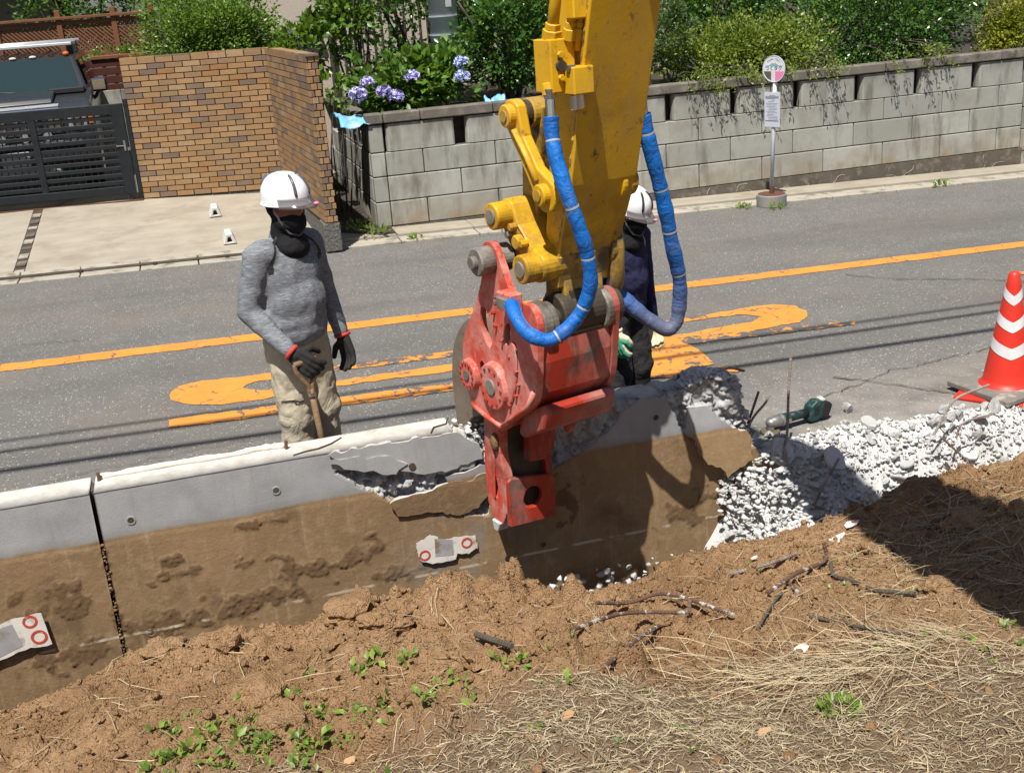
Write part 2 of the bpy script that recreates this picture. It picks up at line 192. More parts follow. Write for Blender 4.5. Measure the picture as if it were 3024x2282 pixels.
# ------------------------------------------------------------------ geometry helpers
def link(o): COL.objects.link(o); return o
LOCS = {}
def setp(o, parent):
    if parent is not None:
        o.parent = parent; o.matrix_parent_inverse = Matrix.Translation(LOCS.get(parent.name, (0, 0, 0))).inverted()
def tag(o, label, cat, group=None):
    o['label'] = label; o['category'] = cat
    if group: o['group'] = group
    return o
def thing(name, label, cat, loc=(0, 0, 0), group=None):
    o = link(bpy.data.objects.new(name, None)); o.location = loc; o.empty_display_size = .1; LOCS[o.name] = tuple(loc); return tag(o, label, cat, group)
def kind(o, k): o['kind'] = k; return o
class MB:
    def __init__(s): s.v = []; s.f = []; s.mi = []; s.cur = 0; s.mats = []
    def mat(s, m):
        if m not in s.mats: s.mats.append(m)
        s.cur = s.mats.index(m); return s
    def add(s, v, f):
        o = len(s.v); s.v += [tuple(q) for q in v]; s.f += [tuple(i+o for i in q) for q in f]; s.mi += [s.cur]*len(f); return s
    def box(s, c, d, rot=None, fn=None):
        v = [Vector((x*d[0]/2, y*d[1]/2, z*d[2]/2)) for x in (-1, 1) for y in (-1, 1) for z in (-1, 1)]
        if rot is not None: v = [rot @ q for q in v]
        v = [q+Vector(c) for q in v]
        if fn: v = [fn(*q) for q in v]
        return s.add(v, [(0, 1, 3, 2), (4, 6, 7, 5), (0, 4, 5, 1), (2, 3, 7, 6), (0, 2, 6, 4), (1, 5, 7, 3)])
    def tube(s, pts, r, n=10, cap=True, flat=1., twist=None):
        pts = [Vector(p) for p in pts]; L = len(pts); rr = r if isinstance(r, (list, tuple)) else [r]*L
        t = (pts[1]-pts[0]).normalized(); a = Vector((0, 0, 1)) if abs(t.z) < .9 else Vector((1, 0, 0)); nrm = t.cross(a).normalized(); vs = []
        for i in range(L):
            t = (pts[min(i+1, L-1)]-pts[max(i-1, 0)]).normalized(); nrm = (nrm - t*nrm.dot(t)).normalized(); b = t.cross(nrm)
            for j in range(n):
                th = 2*math.pi*j/n; vs.append(pts[i]+(nrm*math.cos(th)+b*math.sin(th)*flat)*rr[i])
        f = [(i*n+j, i*n+(j+1) % n, (i+1)*n+(j+1) % n, (i+1)*n+j) for i in range(L-1) for j in range(n)]
        if cap: f += [tuple(reversed(range(n))), tuple((L-1)*n+j for j in range(n))]
        return s.add(vs, f)
    def cyl(s, a, b, r, r2=None, n=20): return s.tube([a, b], [r, r if r2 is None else r2], n)
    def prism(s, poly, h0, h1, fn):
        n = len(poly); v = [fn(x, y, h0) for x, y in poly]+[fn(x, y, h1) for x, y in poly]
        return s.add(v, [tuple(reversed(range(n))), tuple(range(n, 2*n))]+[(i, (i+1) % n, n+(i+1) % n, n+i) for i in range(n)])
    def ring(s, outer, inner, h0, h1, fn):   # prism with one hole, both polys same count
        n = len(outer); v = [fn(x, y, h) for P, h in ((outer, h0), (inner, h0), (outer, h1), (inner, h1)) for x, y in P]; f = []
        for i in range(n):
            j = (i+1) % n; f += [(i, n+i, n+j, j), (2*n+i, 2*n+j, 3*n+j, 3*n+i), (i, j, 2*n+j, 2*n+i), (n+i, 3*n+i, 3*n+j, n+j)]
        return s.add(v, f)
    def ell(s, c, d, rot=None, nu=14, nv=9):
        v = []; f = []
        for i in range(nv+1):
            ph = math.pi*i/nv
            for j in range(nu):
                th = 2*math.pi*j/nu; q = Vector((d[0]*math.sin(ph)*math.cos(th), d[1]*math.sin(ph)*math.sin(th), d[2]*math.cos(ph)))
                if rot is not None: q = rot @ q
                v.append(q+Vector(c))
        f = [(i*nu+j, (i+1)*nu+j, (i+1)*nu+(j+1) % nu, i*nu+(j+1) % nu) for i in range(nv) for j in range(nu)]
        return s.add(v, f)
    def cap(s, a, b, r0, r1, n=12, flat=1., side=None):   # closed tapered capsule
        a, b = Vector(a), Vector(b); d = (b-a).normalized(); pts = []; rr = []
        for q in (90, 60, 30): pts.append(a-d*r0*math.sin(rad(q))*.98); rr.append(max(r0*math.cos(rad(q)), .001))
        pts += [a, (a+b)/2, b]; rr += [r0, (r0+r1)/2, r1]
        for q in (30, 60, 90): pts.append(b+d*r1*math.sin(rad(q))*.98); rr.append(max(r1*math.cos(rad(q)), .001))
        return s.tube(pts, rr, n, flat=flat)
    def build(s, name, mat=None, parent=None, bev=0, seg=1, smooth=False, sub=0, fix=True):
        me = bpy.data.meshes.new(name); me.from_pydata(s.v, [], s.f); mm = s.mats or [mat]
        for m in mm: me.materials.append(MATS[m])
        if len(mm) > 1: me.polygons.foreach_set('material_index', s.mi)
        if fix:
            bm = bmesh.new(); bm.from_mesh(me); bmesh.ops.recalc_face_normals(bm, faces=bm.faces); bm.to_mesh(me); bm.free()
        if smooth: me.polygons.foreach_set('use_smooth', [True]*len(me.polygons))
        o = link(bpy.data.objects.new(name, me)); setp(o, parent)
        if bev:
            b = o.modifiers.new('bevel', 'BEVEL'); b.width = bev; b.segments = seg; b.limit_method = 'ANGLE'; b.angle_limit = rad(35)
        if sub: o.modifiers.new('sub', 'SUBSURF').render_levels = sub; o.modifiers['sub'].levels = sub
        return o
def shared(name, me, parent, loc, rot=None, scale=None):
    o = link(bpy.data.objects.new(name, me)); o.location = loc
    if rot is not None: o.rotation_euler = rot
    if scale is not None: o.scale = scale
    setp(o, parent); return o
def npmesh(name, V, Fc, mat, parent=None, smooth=False, attrs=None, nper=4):
    V = np.asarray(V, np.float32); Fc = np.asarray(Fc, np.int32); me = bpy.data.meshes.new(name)
    me.vertices.add(len(V)); me.vertices.foreach_set('co', V.ravel()); nf = len(Fc); k = Fc.shape[1]
    me.loops.add(nf*k); me.loops.foreach_set('vertex_index', Fc.ravel()); me.polygons.add(nf); me.polygons.foreach_set('loop_start', np.arange(nf, dtype=np.int32)*k)
    me.update(calc_edges=True); me.materials.append(MATS[mat])
    for a, d in (attrs or {}).items(): at = me.attributes.new(a, 'FLOAT', 'POINT'); at.data.foreach_set('value', np.asarray(d, np.float32))
    if smooth: me.polygons.foreach_set('use_smooth', np.ones(nf, bool))
    o = link(bpy.data.objects.new(name, me)); setp(o, parent); return o
_bb = {}
def bevbox(dx, dy, dz, b, mat, jag=0, seed=0):
    key = (round(dx, 3), round(dy, 3), round(dz, 3), b, mat, seed)
    if key in _bb: return _bb[key]
    bm = bmesh.new(); bmesh.ops.create_cube(bm, size=1)
    for v in bm.verts: v.co = Vector((v.co.x*dx, v.co.y*dy, v.co.z*dz))
    bmesh.ops.bevel(bm, geom=bm.edges[:], offset=b, segments=1, affect='EDGES')
    if jag:
        r = random.Random(seed)
        for v in bm.verts: v.co += Vector((r.uniform(-1, 1), r.uniform(-1, 1), r.uniform(-1, 1)))*jag
    me = bpy.data.meshes.new('piece'); bm.to_mesh(me); bm.free(); me.materials.append(MATS[mat]); _bb[key] = me; return me
def circ(r, n=24, cx=0, cy=0, a0=0): return [(cx+r*math.cos(a0+2*math.pi*i/n), cy+r*math.sin(a0+2*math.pi*i/n)) for i in range(n)]
def spline(pts, n=8):
    P = [Vector(p) for p in pts]; out = []; P = [P[0]*2-P[1]]+P+[P[-1]*2-P[-2]]
    for i in range(1, len(P)-2):
        for j in range(n):
            t = j/n; a, b, c, d = P[i-1:i+3]; out.append(.5*((2*b)+(c-a)*t+(2*a-5*b+4*c-d)*t*t+(3*b-a-3*c+d)*t**3))
    out.append(P[-2]); return out
# numpy noise
def vnoise(X, Y, sc, seed):
    r = np.random.default_rng(seed); G = r.random((257, 257)); x = X*sc+1000.37; y = Y*sc+1000.71
    xi = np.floor(x).astype(int); yi = np.floor(y).astype(int); fx = x-xi; fy = y-yi; fx = fx*fx*(3-2*fx); fy = fy*fy*(3-2*fy)
    g = lambda a, b: G[a % 256, b % 256]
    return (g(xi, yi)*(1-fx)+g(xi+1, yi)*fx)*(1-fy)+(g(xi, yi+1)*(1-fx)+g(xi+1, yi+1)*fx)*fy - .5
def fbm(X, Y, sc, seed, oct=5, gain=.5):
    t = 0; a = 1
    for i in range(oct): t = t+a*vnoise(X, Y, sc*2**i, seed+i); a *= gain
    return t
def domes(X, Y, sc, seed, lo=.25, hi=.62):
    r = np.random.default_rng(seed); PX = r.random((128, 128)); PY = r.random((128, 128)); RR = r.uniform(lo, hi, (128, 128)); HH = r.uniform(0, 1, (128, 128))**2
    x = X*sc+500.1; y = Y*sc+500.3; xi = np.floor(x).astype(int); yi = np.floor(y).astype(int); out = np.zeros_like(X)
    for a in (-1, 0, 1):
        for b in (-1, 0, 1):
            i, j = (xi+a) % 128, (yi+b) % 128; d = np.hypot(x-(xi+a+PX[i, j]), y-(yi+b+PY[i, j]))/RR[i, j]
            out = np.maximum(out, np.sqrt(np.clip(1-d*d, 0, 1))*HH[i, j])
    return out
def interp(x, xs, ys): return np.interp(x, xs, ys)
def rock_mesh(name, mat, seed, sub=2, rough=.28, angular=True, smooth=False):
    r = random.Random(seed); bm = bmesh.new(); bmesh.ops.create_icosphere(bm, subdivisions=sub, radius=1)
    if angular:
        for _ in range(11):
            n = Vector((r.gauss(0, 1), r.gauss(0, 1), r.gauss(0, 1))).normalized(); d = r.uniform(.34, .78)
            for v in bm.verts:
                k = v.co.dot(n)-d
                if k > 0: v.co -= n*k
    off = Vector((r.uniform(0, 99), r.uniform(0, 99), r.uniform(0, 99)))
    from mathutils import noise as mn
    for v in bm.verts: v.co *= 1+rough*(mn.noise(v.co*1.7+off)+.6*mn.noise(v.co*4+off)+.35*mn.noise(v.co*9+off))
    me = bpy.data.meshes.new(name); bm.to_mesh(me); bm.free(); me.materials.append(MATS[mat])
    if smooth: me.polygons.foreach_set('use_smooth', [True]*len(me.polygons))
    return me
def rot_rand(n, rng):
    q = rng.normal(size=(n, 4)); q /= np.linalg.norm(q, axis=1)[:, None]; w, x, y, z = q.T
    return np.stack([np.stack([1-2*(y*y+z*z), 2*(x*y-w*z), 2*(x*z+w*y)], 1), np.stack([2*(x*y+w*z), 1-2*(x*x+z*z), 2*(y*z-w*x)], 1), np.stack([2*(x*z-w*y), 2*(y*z+w*x), 1-2*(x*x+y*y)], 1)], 1)
def scatter_rocks(name, pts, sizes, mat, seed, parent=None, base_n=5, sub=1, squash=.7, angular=True, ysq=1.):
    rng = np.random.default_rng(seed); V = []; Fa = []; o = 0; bases = []
    for i in range(base_n):
        me = rock_mesh('tmp', mat, seed*50+i, sub, .25, angular); vv = np.zeros(len(me.vertices)*3, np.float32); me.vertices.foreach_get('co', vv)
        ff = np.array([p.vertices[:] for p in me.polygons], np.int32); bases.append((vv.reshape(-1, 3), ff)); bpy.data.meshes.remove(me)
    pts = np.asarray(pts); R = rot_rand(len(pts), rng); ids = rng.integers(0, base_n, len(pts)); sc = rng.uniform(.6, 1.25, (len(pts), 3))
    for b in range(base_n):
        k = np.where(ids == b)[0]
        if not len(k): continue
        bv, bf = bases[b]; v = bv[None]*sc[k][:, None, :]; v = np.einsum('nij,nkj->nki', R[k], v); v[:, :, 2] *= squash; v[:, :, 1] *= ysq; v = v*np.asarray(sizes)[k][:, None, None]+pts[k][:, None, :]
        V.append(v.reshape(-1, 3)); Fa.append((bf[None]+(np.arange(len(k))*len(bv))[:, None, None]+o).reshape(-1, 3)); o += len(k)*len(bv)
    return npmesh(name, np.concatenate(V), np.concatenate(Fa), mat, parent)
# leaves: folded, pointed six-vertex leaf (two quads)
LEAF = np.array([[0, 0, 0], [.5, .32, .10], [.5, 0, 0], [.5, -.32, .10], [1, 0, -.06]])
LEAFN = np.array([[0, 0, 0], [.45, .17, .05], [.5, 0, 0], [.45, -.17, .05], [1, 0, -.1]])
LF = np.array([[0, 2, 1], [0, 3, 2], [1, 2, 4], [2, 3, 4]])
def leaves(name, P, D, L, mat, parent=None, seed=0, shape=LEAF, tint=None, upness=.5, extra=None):
    """P positions, D outward directions, L lengths"""
    rng = np.random.default_rng(seed); n = len(P); D = D/np.linalg.norm(D, axis=1)[:, None]
    x = D+rng.normal(0, .45, (n, 3)); x /= np.linalg.norm(x, axis=1)[:, None]; up = np.array([0, 0, 1.])*upness+D*.6+rng.normal(0, .45, (n, 3))
    y = np.cross(up, x); y /= np.linalg.norm(y, axis=1)[:, None]+1e-9; z = np.cross(x, y); B = np.stack([x, y, z], 2)
    v = np.einsum('nij,kj->nki', B, shape)*L[:, None, None]+P[:, None, :]; k = len(shape); f = (LF[None]+(np.arange(n)*k)[:, None, None]).reshape(-1, 3)
    t = rng.random(n) if tint is None else tint; at = {'tint': np.repeat(t, k)}
    if extra: at.update({a: np.repeat(d, k) for a, d in extra.items()})
    return npmesh(name, v.reshape(-1, 3), f, mat, parent, attrs=at)
def crown_points(c, r, n, seed, clumps=60, shell=.55, flat=None):
    """leaf positions in an uneven crown made of many small clumps"""
    rng = np.random.default_rng(seed); c = np.array(c); r = np.array(r); d = rng.normal(size=(clumps, 3)); d /= np.linalg.norm(d, axis=1)[:, None]
    cc = d*(rng.uniform(shell, 1.0, clumps)[:, None])*r; cr = rng.uniform(.14, .30, clumps)*r.mean()*1.1
    k = rng.integers(0, clumps, n); o = rng.normal(size=(n, 3)); o /= np.linalg.norm(o, axis=1)[:, None]; o *= rng.uniform(.35, 1.08, n)[:, None]**.6
    P = c+cc[k]+o*cr[k][:, None]; D = o*.7+cc[k]/r+np.array([0, 0, .35]); bright = np.clip(.45+.5*rng.normal(size=clumps)*.5, 0, 1)[k]*.6+rng.random(n)*.4
    return P, D, bright
# ------------------------------------------------------------------ the setting
def zr(x): return -.025*x
def drive_z(x, y): return zr(min(x, 1.4))*max(0, 1-(y-12.6)/2.5)*.6 + .02 + .27*min(max((y-12.75)/2.8, 0), 1.15)
m = MB(); m.box((0, 60, -2.6), (900, 900, .1)); kind(m.build('ground', 'garden_soil'), 'structure')
m = MB(); nx = 36
vs = [(x, y, zr(x)+(-.0 if y > 5.5 else -.5)) for x in np.linspace(-30, 40, nx) for y in (5.44, 5.445, 7, 9.3, 12.4)]
# keep the deck flat: first two rows form the buried near edge
vs = [(x, y, zr(x)-(.5 if j == 0 else 0)) for x in np.linspace(-30, 40, nx) for j, y in enumerate((5.44, 5.445, 7, 9.3, 12.4))]
m.add(vs, [(i*5+j, (i+1)*5+j, (i+1)*5+j+1, i*5+j+1) for i in range(nx-1) for j in range(4)])
road = kind(m.build('road', 'asphalt'), 'structure'); LOCS['road'] = (0, 0, 0)
from mathutils.geometry import tessellate_polygon
MKZ = [0]
def marking(name, poly, wear, jit=.012, step=.05):
    MKZ[0] += 1; zo = .004+.0005*MKZ[0]
    rng = random.Random(len(poly)*7+int(poly[0][0]*100)); out = []
    for i, (a, b) in enumerate(zip(poly, poly[1:]+poly[:1])):
        n = max(1, int(math.hypot(b[0]-a[0], b[1]-a[1])/step))
        for j in range(n):
            t = j/n; out.append((a[0]+(b[0]-a[0])*t+rng.gauss(0, jit*.6), a[1]+(b[1]-a[1])*t+rng.gauss(0, jit*.6)))
    tri = tessellate_polygon([[Vector((x, y, 0)) for x, y in out]]); me = bpy.data.meshes.new(name); me.from_pydata([(x, y, zr(x)+zo) for x, y in out], [], [tuple(t) for t in tri]); me.update()
    for p in me.polygons:
        if p.normal.z < 0: p.flip()
    me.materials.append(MATS['paint']); at = me.attributes.new('wear', 'FLOAT', 'POINT'); at.data.foreach_set('value', [wear]*len(me.vertices)); o = link(bpy.data.objects.new(name, me)); setp(o, road); return o
marking('centre_line', [(-9, 9.17), (16, 9.16), (16, 9.355), (-9, 9.385)], .1, .008, .12)
ringL = [(-.35, 8.03), (-.33, 7.9), (-.24, 7.79), (-.13, 7.71), (0, 7.67), (.25, 7.66), (.55, 7.71), (.81, 7.73), (1.62, 7.72), (2.4, 7.70), (3.21, 7.69), (3.8, 7.70), (4.14, 7.73), (4.46, 7.77), (4.62, 7.9), (4.69, 8.05), (4.68, 8.21), (4.6, 8.31), (4.47, 8.35), (4.2, 8.33), (3.9, 8.28), (3.88, 8.19), (4.16, 8.18), (4.29, 8.05), (4.12, 7.94), (3.28, 7.85), (1.65, 7.88), (.85, 7.85), (.27, 7.87), (.15, 7.97), (.23, 8.07), (.45, 8.09), (.44, 8.24), (.16, 8.25), (-.13, 8.26), (-.28, 8.21)]
marking('painted_numeral', ringL, .16)
marking('worn_stroke', [(.46, 8.09), (1.83, 8.06), (1.84, 8.2), (.46, 8.24)], .5); marking('worn_stroke', [(2.9, 8.1), (3.86, 8.18), (3.88, 8.28), (2.9, 8.24)], .55)
marking('painted_bar', [(-.36, 7.50), (.4, 7.49), (1.25, 7.46), (1.24, 7.3), (.5, 7.31), (-.35, 7.33)], .12); marking('painted_bar', [(1.26, 7.46), (2.4, 7.44), (2.9, 7.43), (2.9, 7.27), (1.26, 7.29)], .42)
marking('painted_block', [(2.9, 7.69), (3.42, 7.68), (3.44, 7.35), (3.40, 7.08), (2.9, 7.0)], .27); marking('worn_stroke', [(3.42, 7.78), (4.85, 7.62), (4.8, 7.52), (3.42, 7.6)], .62); marking('worn_stroke', [(2.4, 7.2), (3.5, 6.98), (3.5, 6.86), (2.4, 7.05)], .5)
marking('worn_stroke', [(6.9, 8.25), (7.05, 8.25), (7.05, 8.35), (6.9, 8.35)], .2)
def crack(pts, w=.004, seed=0):
    rg = random.Random(seed); sp = []; 
    for a, b in zip(pts, pts[1:]):
        k = max(2, int(math.hypot(b[0]-a[0], b[1]-a[1])/.05))
        for j in range(k): q = j/k; sp.append((a[0]+(b[0]-a[0])*q+rg.gauss(0, .012), a[1]+(b[1]-a[1])*q+rg.gauss(0, .012)))
    V = []
    for i, (x, y) in enumerate(sp):
        x2, y2 = sp[min(i+1, len(sp)-1)]; x1, y1 = sp[max(i-1, 0)]; d = math.hypot(x2-x1, y2-y1)+1e-9; nx_, ny_ = -(y2-y1)/d, (x2-x1)/d; ww = w*rg.uniform(.4, 1.3); V += [(x+nx_*ww, y+ny_*ww, zr(x)+.011), (x-nx_*ww, y-ny_*ww, zr(x)+.011)]
    m = MB(); m.add(V, [(2*i, 2*i+1, 2*i+3, 2*i+2) for i in range(len(sp)-1)]); m.build('crack', 'dark_seam', road)
crack([(5.6, 8.95), (5.9, 8.6), (6.5, 8.3), (6.9, 7.95)], .006, 1); crack([(-1.5, 6.5), (-.8, 6.75), (.1, 6.9), (.6, 6.85)], .003, 2); crack([(.6, 9.1), (.62, 8.6), (.55, 8.3)], .003, 3); crack([(-1.6, 9.9), (-.9, 9.8)], .003, 4); crack([(4.0, 6.5), (4.3, 6.15), (4.6, 5.75)], .007, 5); crack([(3.6, 6.1), (4.4, 6.45), (5.4, 6.6), (6.4, 6.55)], .004, 6); crack([(1.6, 6.4), (2.2, 6.5), (2.6, 6.3)], .003, 7)
# loose chips of white stone on the asphalt
rng = np.random.default_rng(5); n = 420; xs = rng.uniform(-1.7, 6.5, n); ys = rng.uniform(5.7, 12, n)
o = scatter_rocks('road_grit', np.stack([xs, ys, -.025*xs+.004], 1), rng.uniform(.004, .010, n), 'rubble', 3, squash=.5, base_n=3); kind(o, 'stuff'); o['label'] = 'pale stone grit scattered over the grey asphalt'; o['category'] = 'grit'
# gutter strips
def strip(name, x0, x1, y0, y1, z0, z1, mat, parent=None, seg=.6, gap=.012):
    e = thing(name, '', '', (x0, y0, zr(x0))) if parent is None else parent
    if parent is None:
        del e['label']; del e['category']; kind(e, 'structure')
    x = x0; i = 0
    while x < x1-1e-6:
        b = min(x+seg, x1); m = MB(); v = []
        for q in (x+gap/2, b-gap/2):
            for y, z in ((y0, -.12), (y0, z0), (y1, z1), (y1, -.12)): v.append((q, y, zr(q)+z))
        m.add(v, [(0, 1, 2, 3), (7, 6, 5, 4), (0, 4, 5, 1), (1, 5, 6, 2), (2, 6, 7, 3), (3, 7, 4, 0)]); m.build('gutter_slab', mat, e, bev=.006); x = b; i += 1
    return e
gut = strip('gutter', -6, 1.3, 12.4, 12.62, .012, .006, 'gutter_concrete'); strip('gutter', -6, 1.3, 12.622, 12.78, .03, .045, 'gutter_concrete', gut); strip('gutter', 1.3, 14.5, 12.46, 12.72, .012, .02, 'gutter_concrete', gut, .9); strip('gutter', 1.3, 14.5, 12.722, 13.12, .05, .055, 'drive_concrete', gut, 1.8, .006)
m = MB(); m.add([(-6, 12.612, zr(-6)+.018), (1.3, 12.612, zr(1.3)+.018), (1.3, 12.628, zr(1.3)+.036), (-6, 12.628, zr(-6)+.036)], [(0, 1, 2, 3)]); m.build('slot', 'dark_seam', gut)
m = MB(); m.box((4, 12.43, -.16), (36, .09, .3)); o = m.build('edge_fill', 'dark_seam', gut)
for v in o.data.vertices: v.co.z += zr(v.co.x)-.012+.03*(v.co.z > -.1)-.02
# small drain notches along the gutter (dark marks)
for i, x in enumerate((-1.2, -.45, .3, 1.0)): m = MB(); m.box((x, 12.6, zr(x)+.02), (.035, .05, .03)); m.build('drain_notch', 'dark_seam', gut)
# driveway
def grid_surface(name, xs, ys, zf, mat):
    V = [(x, y, zf(x, y)) for x in xs for y in ys]; ny = len(ys); m = MB(); m.add(V, [(i*ny+j, (i+1)*ny+j, (i+1)*ny+j+1, i*ny+j+1) for i in range(len(xs)-1) for j in range(ny-1)]); return m.build(name, mat)
drv = kind(grid_surface('driveway', np.linspace(-1.78, 1.42, 12), np.linspace(12.78, 15.62, 10), drive_z, 'drive_concrete'), 'structure')
kind(grid_surface('driveway', np.linspace(-7, -1.90, 12), np.linspace(12.78, 15.62, 10), drive_z, 'drive_concrete'), 'structure')
sm = grid_surface('expansion_strip', [-1.90, -1.84, -1.78], np.linspace(12.78, 15.62, 10), lambda x, y: drive_z(x, y)-.006, 'dark_seam'); setp(sm, drv)
for i in range(9): m = MB(); m.box((-1.84, 12.95+i*.3, drive_z(-1.84, 12.95+i*.3)-.004), (.1, .27 if i % 3 else .12, .012)); m.build('strip_tile', 'base_mortar' if i % 2 else 'gutter_concrete', drv)
kind(grid_surface('gravel_yard', np.linspace(-9, 2.0, 10), np.linspace(15.6, 30, 8), lambda x, y: .285+.02*(y-15.6), 'gravel'), 'structure')
kind(grid_surface('alley_soil', np.linspace(1.44, 2.2, 4), np.linspace(12.74, 18, 6), lambda x, y: .0+.04*(y-12.74), 'garden_soil'), 'structure')
kind(grid_surface('garden_bed', np.linspace(2.2, 30, 12), np.linspace(13.3, 30, 8), lambda x, y: 1.02+.02*(y-13.3), 'garden_soil'), 'structure')
# ------------------------------------------------------------------ cement block wall
bw = thing('block_wall', 'grey cement block wall with dark coping along the far side of the road', 'wall', (2.07, 13.15, -.05))
def blk(x0, x1, z0, z1, y=13.15, d=.11, name='block', mat='block', b=.008, g=.011):
    shared(name, bevbox(x1-x0-g, d, z1-z0-g, b, mat), bw, ((x0+x1)/2, y+d/2, (z0+z1)/2))
rows = [(0, .29), (.29, .58), (.58, .855)]; P = .8655
for (z0, z1), off in zip(rows, (2.675, 2.24, 2.675)):
    blk(2.065, 2.235, z0, z1)
    xs = [2.235]+[q for q in (off+P*i for i in range(0, 11)) if q > 2.3 and q < 10.85]+[10.85]
    for a, b in zip(xs, xs[1:]): blk(a, b, z0, z1)
blk(2.065, 2.235, .855, 1.17)
def rounded_block(w, d, h, r):
    m = MB(); n = 5; pl = []
    for sx, a0 in ((1, -90), (-1, 90)):
        for i in range(n+1):
            th = rad(a0+180*i/n) if sx > 0 else rad(90+180*i/n)
            pl.append((sx*(w/2-r)+r*math.cos(th), d/2*math.sin(th)+ (0)))
    m.prism(pl, -h/2, h/2, lambda x, y, z: (x, y, z)); me_o = m.build('tmp', 'block'); me = me_o.data; bpy.data.objects.remove(me_o); return me
rb = rounded_block(P-.085, .15, .305, .035); rb2 = rounded_block(.86-.05, .15, .305, .035)
xs = [2.235]+[3.145+P*i for i in range(0, 9)]+[10.85]
for i, (a, b) in enumerate(zip(xs, xs[1:])):
    if i == 0: shared('vent_block', rb2, bw, (a+.435, 13.225, 1.0125))
    else: shared('vent_block', rb, bw, ((a+b)/2+.02, 13.225, 1.0125), scale=((b-a)/P, 1, 1))
xs = [2.05, 2.25, 2.68]+[2.68+.864*i for i in range(1, 10)]+[10.9]
for a, b in zip(xs, xs[1:]): blk(a, b, 1.175, 1.295, 13.125, .2, 'coping_block', 'coping', .012, .008)
m = MB(); m.box((6.5, 13.215, .42), (8.7, .07, .87)); m.build('mortar_core', 'base_mortar', bw)
m = MB(); m.box((6.5, 13.335, .7), (8.7, .05, .95)); m.build('backing', 'garden_soil', bw)
m = MB(); pl = [(2.06, -.14), (10.87, -.34), (10.87, -.002), (2.06, -.002)]; m.prism(pl, 13.135, 13.27, lambda x, z, y: (x, y, z)); m.build('base_plinth', 'base_mortar', bw)
# white crack lines in the plinth
rng = random.Random(4); m = MB()
for c in range(16):
    x = 6.3+c*.28+rng.uniform(-.1, .1); z = zr(x)-.02+rng.uniform(.03, .1); p = [(x, 13.133, z)]
    a = rng.uniform(0, 6.28)
    for s in range(4): a += rng.uniform(-.8, .8); x += math.cos(a)*.06; z = min(max(z+math.sin(a)*.05, zr(x)-.03), -.02); p.append((x, 13.133, z))
    m.tube(p, .004, 4)
m.build('mended_crack', 'gutter_concrete', bw)
# return of the wall into the alley
for i, (z0, z1) in enumerate(rows):
    ys = [13.26, 13.26+.43*(1+(i % 2))]+[13.26+.43*(1+(i % 2))+P*j for j in range(1, 4)]
    for a, b in zip(ys, ys[1:]): shared('block', bevbox(b-a-.011, .11, z1-z0-.011, .008, 'block'), bw, (2.065+.055, (a+b)/2, (z0+z1)/2), (0, 0, rad(90)))
shared('block', bevbox(.42, .11, .3, .008, 'block'), bw, (2.12, 13.475, 1.01), (0, 0, rad(90)))
for j in range(5):
    y = 13.70+j*.42
    if j % 2 == 0 or j > 3: pass
    # screen block: square frame with crossing diagonals
    m = MB(); fy = y+.07
    for q in ((fy-.1, 1.01, .02, .29), (fy+.1, 1.01, .02, .29)): m.box((2.12, q[0], q[1]), (.1, q[2], q[3]))
    for q in (1.145, .875): m.box((2.12, fy, q), (.1, .2, .02))
    for s in (-1, 1): m.box((2.12, fy, 1.01), (.09, .016, .32), Matrix.Rotation(s*rad(36), 3, 'X'))
    m.build('screen_block', 'block', bw); shared('block', bevbox(.2, .11, .3, .008, 'block'), bw, (2.12, y+.28, 1.01), (0, 0, rad(90)))
m = MB(); m.box((2.13, 14.7, 1.215), (.17, 2.2, .07)); m.build('coping_strip', 'coping', bw, bev=.01)
m = MB(); m.box((2.135, 14.7, .42), (.05, 2.8, .86)); m.build('mortar_core', 'base_mortar', bw)
m = MB(); m.prism([(10.88, 0), (11.3, 0), (11.3, .3), (10.88, .3)], 13.17, 13.3, lambda x, z, y: (x, y, z-.3)); m.build('end_stone', 'gutter_concrete', bw)
# wall goes on to the right, out of the photograph
for i, (z0, z1) in enumerate(rows+[(.855, 1.17)]):
    for j in range(5): blk(10.86+j*P+(0 if i % 2 else .0), 10.86+(j+1)*P, z0-.05, z1-.05, 13.16)
for j in range(5): blk(10.9+j*P, 10.9+(j+1)*P, 1.175, 1.295, 13.125, .2, 'coping_block', 'coping', .012, .008)
# ------------------------------------------------------------------ brick wall
kw = thing('brick_wall', 'brown brick-tiled garden wall turning a corner beside the black gate', 'wall', (1.2, 15.1, .3))
BL, BI, BE, BR = Vector((-.55, 15.55, 0)), Vector((1.21, 15.1, 0)), Vector((1.385, 12.28, 0)), Vector((1.503, 12.287, 0))
BZ0, NC, CH = .295, 25, .0690
def brick_face(a, b, pitch, name, stuff=False, start=0., depth=.02):
    d = (b-a); Ln = d.length; d.normalize(); nrm = Vector((d.y, -d.x, 0)); ang = math.atan2(d.y, d.x); M = None; mm = MB()
    for c in range(NC):
        x = -pitch*(.5 if c % 2 else 0)-start; z = BZ0+(c+.5)*CH
        while x < Ln-.004:
            x0, x1 = max(x, 0), min(x+pitch, Ln); w = x1-x0-.009; x += pitch
            if w < .02: continue
            ctr = a+d*((x0+x1)/2)+nrm*(depth/2-.004+random.uniform(-.001, .0015)); loc = (ctr.x, ctr.y, z)
            if stuff:
                R3 = Matrix.Rotation(ang, 3, 'Z'); mm.box(loc, (w, depth, CH-.0095), R3)
            else:
                o = shared(name, bevbox(round(w, 2), depth, CH-.0095, .003, 'brick', .0012, int(c) % 5), kw, loc, (0, 0, ang))
    if stuff: return mm
brick_face(BL, BI, .2205, 'brick')
brick_face(BE, BR, .0715, 'brick', start=.0)
